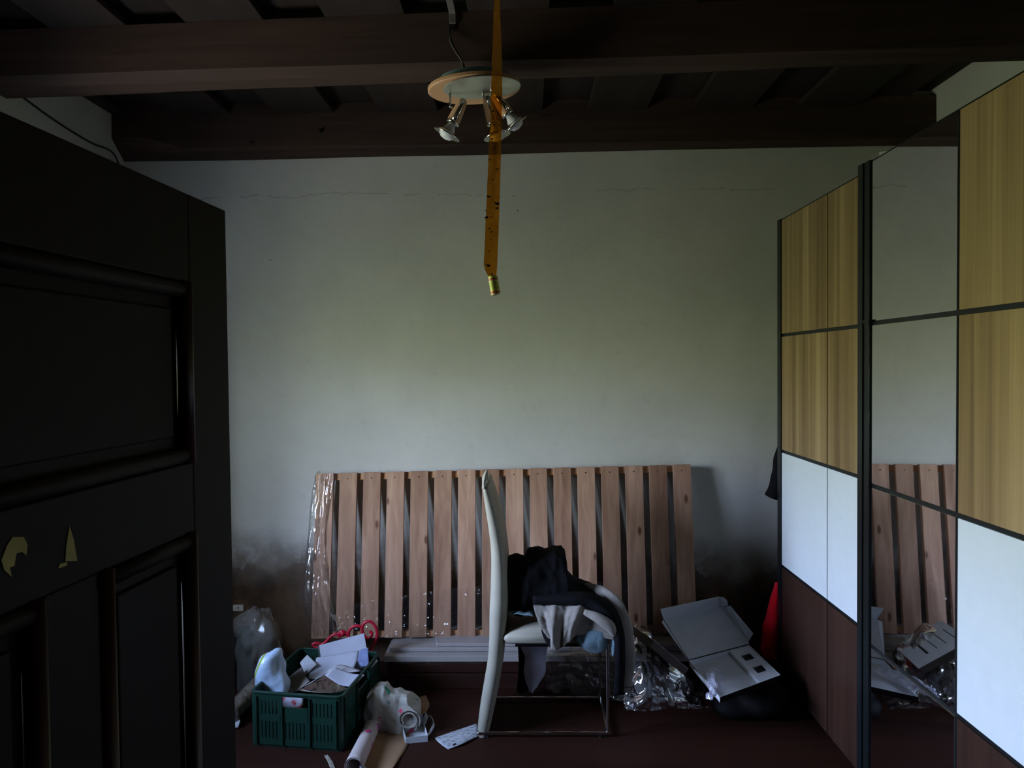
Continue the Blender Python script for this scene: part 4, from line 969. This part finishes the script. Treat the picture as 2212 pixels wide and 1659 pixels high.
# ------------------------------------------------------------------ left corner, beside the door leaf
rows = [[(528,1318,3.62),(545,1310,3.60),(562,1308,3.60),(578,1314,3.60),(590,1322,3.62)],
        [(502,1345,3.62),(525,1340,3.52),(560,1332,3.49),(592,1345,3.52),(604,1352,3.62)],
        [(500,1390,3.62),(522,1390,3.48),(558,1388,3.44),(600,1390,3.48),(614,1394,3.62)],
        [(500,1440,3.62),(522,1440,3.50),(556,1440,3.46),(596,1440,3.50),(616,1438,3.62)],
        [(505,1500,3.62),(525,1502,3.52),(556,1502,3.50),(590,1500,3.52),(612,1490,3.62)]]
sheet('clear_plastic_bag', rows, film('hazy_bag', 0.13, 0.10, 0.22, 7, 0.6, (0.6,0.58,0.53)), 40, 50, 1.7, 0.014, 3, 3, 'big hazy clear plastic bag standing by the wall behind the crate', 'plastic bag')
pts = curve([PZ(496,1545,0.05), PZ(520,1520,0.06), PZ(545,1495,0.07), PZ(560,1478,0.08)], 20)
make('wrapped_roll', MB().tube(pts, [0.045 + 0.006*noise.noise(Vector((i*0.7,0,0))) for i in range(20)], 16), plain('wrapped_foil', (120,112,104), 0.25, 0.6, 0.3, var=0.5, sc=24, bump=0.9), smooth=True, label='shiny plastic-wrapped roll lying between the door and the crate', cat='roll')
make('black_case', MB().prism([P(486,1380,3.60), P(514,1378,3.60), P(520,1392,3.60), P(518,1420,3.60), P(518,1496,3.60), P(486,1496,3.60)], (0,0.18,0)), M['black'], bevel=0.01, label='dark upright case in the corner behind the clear plastic bag', cat='case')
floor_sheet('paper_scrap', [[(504,1546),(514,1545)],[(505,1560),(519,1556)],[(506,1572),(514,1572)]], M['card_grey'], 'little white torn scrap on the floor beside the door edge', 'paper', lift=0.05, seed=12, nu=5, nv=6)
so_ = empty('wall_socket', tuple(P(515,1319,YB)), 'small white cable outlet plate on the wall above the clear bag', 'socket')
a_, b_ = P(503,1307,YB-0.012), P(527,1319,YB-0.0005)
make('cover_plate', MB().box((a_.x, YB-0.012, b_.z), (b_.x, YB-0.0005, a_.z)), M['socket'], so_, bevel=0.002)
p = P(514.5,1313,YB-0.012)
make('hole', MB().tube([V((p.x, YB-0.0135, p.z)), V((p.x, YB-0.012, p.z))], 0.004, 10, hint=(0,0,1)), M['dark'], so_)

# ------------------------------------------------------------------ lamp hanging from its cable
YL = 2.72
lp = empty('ceiling_lamp', tuple(P(1025,190,YL)), 'oval wooden spot lamp hanging crooked from the dark beam by its cable', 'lamp')
lc = P(1024,190,YL)
lt = (P(1124,200,YL-0.0) - P(924,200,YL)).normalized()
lax = V((0.05, -0.10, -1)).normalized()                       # underside direction, tilted toward the camera
hx = V((1, 0, 0.03))
ra_ = 0.5*(P(1124,190,YL) - P(924,190,YL)).length
mb = MB().lathe(lc, lax, [(0.060,0.004),(0.062,0.0),(0.0625,-0.004),(0.062,-0.012),(0.060,-0.014)], 48, 1.0, hx)
def ell(c, rx, ry, h0, h1, n=48, ax=lax, hint=hx):
    a = (Vector(hint) - ax*Vector(hint).dot(ax)).normalized(); b = ax.cross(a)
    ring_ = lambda h, s: [c + ax*h + a*(rx*s*math.cos(2*math.pi*i/n)) + b*(ry*s*math.sin(2*math.pi*i/n)) for i in range(n)]
    m_ = MB(); r1 = [ring_(h0, 0.98), ring_(h0+(h1-h0)*0.2, 1.0), ring_(h0+(h1-h0)*0.8, 1.0), ring_(h1, 0.975)]
    m_.add([p for r_ in r1 for p in r_], [(k_*n+i, k_*n+(i+1)%n, (k_+1)*n+(i+1)%n, (k_+1)*n+i) for k_ in range(3) for i in range(n)] + [tuple(range(n))[::-1], tuple(3*n+i for i in range(n))])
    return m_
make('wood_plate', ell(lc, ra_, ra_*0.66, -0.008, 0.010), M['beech'], lp, smooth=False)
make('metal_plate', ell(lc + hx*0.030 + V((0,-0.030,0)), ra_*0.83, ra_*0.50, 0.0105, 0.014), M['steel'], lp)
make('canopy', ell(lc + V((0.005,0.02,0)), ra_*0.80, ra_*0.52, -0.045, -0.0085), M['teal'], lp)
def spot(px, py, dirv, Lb, tip):
    """one spot: bracket from the plate, wooden-chrome body, bulb with chrome ring"""
    base_ = P(px, py, tip); d = Vector(dirv).normalized()
    s_ = make('spot_body', MB().lathe(base_, d, [(0.006,0.0),(0.015,0.006),(0.019,0.03),(0.0225,Lb*0.6),(0.024,Lb-0.008),(0.0245,Lb)], 20), M['beech'], lp, smooth=True, label='tapering wooden lamp head')
    sd = d.cross(V((0,1,0))).normalized()
    make('chrome_strip', MB().tube([base_ + d*(Lb*t) - V((0,1,0))*(0.0145+0.008*t) + sd*0.004 for t in (0.05,0.3,0.6,0.95)], [0.006,0.008,0.009,0.009], 10, flat=0.4), M['chrome'], s_, smooth=True)
    make('chrome_collar', MB().lathe(base_ + d*Lb, d, [(0.020,-0.004),(0.026,-0.003),(0.026,0.004),(0.020,0.005)], 20), M['chrome'], s_, smooth=True)
    make('bulb', MB().lathe(base_ + d*(Lb+0.004), d, [(0.012,0.0),(0.014,0.006),(0.024,0.026),(0.030,0.042),(0.030,0.050),(0.020,0.060),(0.006,0.064)], 24), M['bulb'], s_, smooth=True)
    make('chrome_ring', MB().lathe(base_ + d*(Lb+0.036), d, [(0.031,0.0),(0.052,0.012),(0.0525,0.015),(0.050,0.016),(0.032,0.006)], 32), M['chrome'], s_, smooth=True)
def bracket(pts, r_=0.0045):
    make('bracket', MB().tube([P(*q_) for q_ in pts], r_, 10), M['chrome'], lp, smooth=True)
bracket([(972,202,YL-0.01),(972,230,YL-0.02),(977,233,YL-0.02)])
spot(1003, 214, (-0.46, 0.05, -0.87), 0.095, YL-0.02)
bracket([(1044,180,YL+0.01),(1044,208,YL),(1050,212,YL)])
spot(1050, 208, (0.26, 0.02, -0.95), 0.105, YL+0.02)
spot(1066, 204, (0.52, 0.16, -0.66), 0.085, YL-0.03)
bracket([(1062,186,YL-0.03),(1062,198,YL-0.03)])
bracket([(1026,195,YL+0.03),(1031,204,YL+0.03)], 0.009)
bp_ = P(978, 52, 2.82)
make('cable', MB().tube(curve([P(978,52,2.80), P(972,66,2.79), P(976,92,2.775), P(990,118,2.76), P(1001,140,2.74), P(1010,160,YL+0.02)], 30), 0.0035, 8), M['dark'], lp, smooth=True)
make('cable', MB().tube(curve([P(980,52,2.80), P(976,72,2.785), P(972,88,2.77), P(984,112,2.755), P(997,132,2.74), P(1003,160,YL+0.01)], 30), 0.0022, 8), plain('clear_sheath', (120,116,112), 0.3, 0.5), lp, smooth=True)
make('connector', MB().box(tuple(P(970,64,2.79)), tuple(P(984,50,2.82))), M['dark'], lp)
fy = c1.y + (c2.y-c1.y)*0.5 - 0.012
pa = P(978, 52, fy-0.008); pb_ = P(978, -6, fy-0.008)
make('cable_trunking', MB().box((pa.x-0.013, fy-0.016, pa.z), (pa.x+0.013, fy+0.004, ZC+0.003)).box((pa.x-0.013, fy-0.9, ZC-0.010), (pa.x+0.013, fy-0.016, ZC+0.003)), M['wire_grey'], label='pale cable trunking on the beam above the hanging lamp', cat='trunking', bevel=0.002)

# ------------------------------------------------------------------ fly paper
YF_ = 1.90
fp_ = empty('fly_paper', tuple(P(1068,640,YF_)), 'amber sticky fly paper strip hanging in front of the lamp', 'fly paper')
kam = Mat('amber_film', 0.25, 0.5); v_ = kam.tc(False)
n_ = kam.noise(v_, 40, 4); colr = kam.ramp(n_, [(0.3, lin((196,120,26))), (0.7, lin((226,150,44)))])
tb = kam.n.new('ShaderNodeBsdfTransparent'); kam.l.new(colr, tb.inputs[0])
tl_ = kam.n.new('ShaderNodeBsdfTranslucent'); kam.l.new(colr, tl_.inputs[0])
gl_ = kam.n.new('ShaderNodeBsdfGlossy'); gl_.inputs['Roughness'].default_value = 0.12
bb = kam.n.new('ShaderNodeBump'); kam.l.new(kam.noise(v_, 120, 4), bb.inputs['Height']); bb.inputs['Strength'].default_value = 0.6; bb.inputs['Distance'].default_value = 0.004; kam.l.new(bb.outputs[0], gl_.inputs['Normal'])
df_ = kam.n.new('ShaderNodeBsdfDiffuse'); kam.l.new(colr, df_.inputs[0])
m1 = kam.n.new('ShaderNodeMixShader'); m1.inputs[0].default_value = 0.5; kam.l.new(tl_.outputs[0], m1.inputs[1]); kam.l.new(df_.outputs[0], m1.inputs[2])
m2 = kam.n.new('ShaderNodeMixShader'); m2.inputs[0].default_value = 0.27; kam.l.new(tb.outputs[0], m2.inputs[1]); kam.l.new(m1.outputs[0], m2.inputs[2])
m3_ = kam.n.new('ShaderNodeMixShader'); m3_.inputs[0].default_value = 0.06; kam.l.new(m2.outputs[0], m3_.inputs[1]); kam.l.new(gl_.outputs[0], m3_.inputs[2]); kam.l.new(m3_.outputs[0], kam.out.inputs[0])
top = P(1074, -345, YF_)
rows = [[(1071,-345,YF_),(1074,-345,YF_+0.015),(1077,-345,YF_)],[(1070,-60,YF_+0.016),(1074,-60,YF_+0.002),(1078,-60,YF_-0.012)],[(1064,80,YF_+0.012),(1073,80,YF_),(1083,80,YF_-0.012)],[(1061,190,YF_+0.006),(1073,190,YF_-0.002),(1085,190,YF_-0.006)],
        [(1057,300,YF_),(1070,300,YF_-0.006),(1083,300,YF_)],[(1052,410,YF_),(1066,410,YF_-0.005),(1080,410,YF_)],[(1048,500,YF_),(1062,500,YF_-0.003),(1077,500,YF_)],[(1045,572,YF_),(1059,574,YF_-0.002),(1074,576,YF_)]]
make('sticky_strip', MB().patch(pg(rows), 10, 90, amp=0.002, freq=30), kam.m, fp_, smooth=True)
make('strip_end', MB().patch(pg([[(1045,572,YF_),(1059,574,YF_-0.002),(1074,576,YF_)],[(1049,586,YF_),(1061,587,YF_-0.003),(1073,588,YF_)],[(1057,600,YF_-0.002),(1064,600,YF_-0.004),(1071,600,YF_-0.002)]]), 8, 10), kam.m, fp_, smooth=True)
ca, cb = P(1064.5,596,YF_), P(1071,637,YF_)
cdir = (cb-ca).normalized(); cl = (cb-ca).length
kcan = Mat('canister_print', 0.4, 0.4); tc_ = kcan.n.new('ShaderNodeTexCoord'); dt = kcan.n.new('ShaderNodeVectorMath'); dt.operation = 'DOT_PRODUCT'
kcan.l.new(tc_.outputs['Object'], dt.inputs[0]); dt.inputs[1].default_value = tuple(cdir)
off = (ca - Vector(fp_['_o'])).dot(cdir)
fr_ = kcan.math('DIVIDE', kcan.math('SUBTRACT', dt.outputs['Value'], off), cl)
yl, gr, rdc, wh = lin((236,232,110)), lin((196,204,84)), lin((206,104,66)), lin((244,238,206))
rmp = kcan.n.new('ShaderNodeValToRGB'); rmp.color_ramp.interpolation = 'CONSTANT'; kcan.l.new(fr_, rmp.inputs[0]); el = rmp.color_ramp.elements
el[0].position, el[0].color = 0.0, gr; el[1].position, el[1].color = 0.06, yl
for p_, c_ in ((0.12, rdc), (0.25, wh), (0.28, gr), (0.72, yl), (0.80, rdc), (0.94, wh)):
    k_ = el.new(p_); k_.color = c_
mo = kcan.mix(kcan.ramp(kcan.noise(tc_.outputs['Object'], 420, 2), [(0.5, (0,0,0,1)), (0.62, (0.5,0.5,0.5,1))]), rmp.outputs[0], lin((150,140,70)))
kcan.col(mo)
rr = 0.5*20.5/F*YF_
make('canister', MB().lathe(ca, cdir, [(rr*0.86,0),(rr,0.001),(rr,cl-0.001),(rr*0.97,cl),(rr*0.88,cl),(rr*0.85,cl-0.004)], 28), kcan.m, fp_, smooth=False, label='yellow printed cardboard canister at the lower end')
rf = random.Random(3)
for px, py, r_ in ((1056,425,.0035),(1074,440,.0045),(1073,450,.003),(1050,470,.0035),(1061,469,.0018),(1058,494,.0022),(1062,501,.002),(1061,517,.0015),(1057,543,.0018),(1055,574,.0042),(1062,592,.0025),(1066,270,.0022),(1062,300,.0025),(1070,320,.002),(1058,345,.002),(1075,365,.0022),(1064,388,.002),(1080,210,.002),(1066,240,.0025),(1049,455,.0014),(1075,491,.0012)):
    c = P(px, py, YF_-0.008); mb = MB().ball(c, (r_*1.3, r_*0.7, r_*0.8), 8, 6).ball(c + V((r_*1.2*rf.choice((-1,1)), 0, r_*0.5)), r_*0.55, 8, 5)
    make('stuck_fly', mb, M['black'], fp_, smooth=True)

# loose cable and crumbled plaster where the far beam meets the left wall
make('wall_cable', MB().tube(curve([V((XL+0.006, 3.0, 2.86)), V((XL+0.008, 3.35, 2.81)), V((XL+0.012, 3.62, 2.79)), V((XL+0.03, 3.80, 2.78)), V((XL+0.05, 3.86, 2.6))], 30), 0.005, 8), M['dark'], smooth=True, label='thin dark cable running along the left wall below the beams', cat='cable')
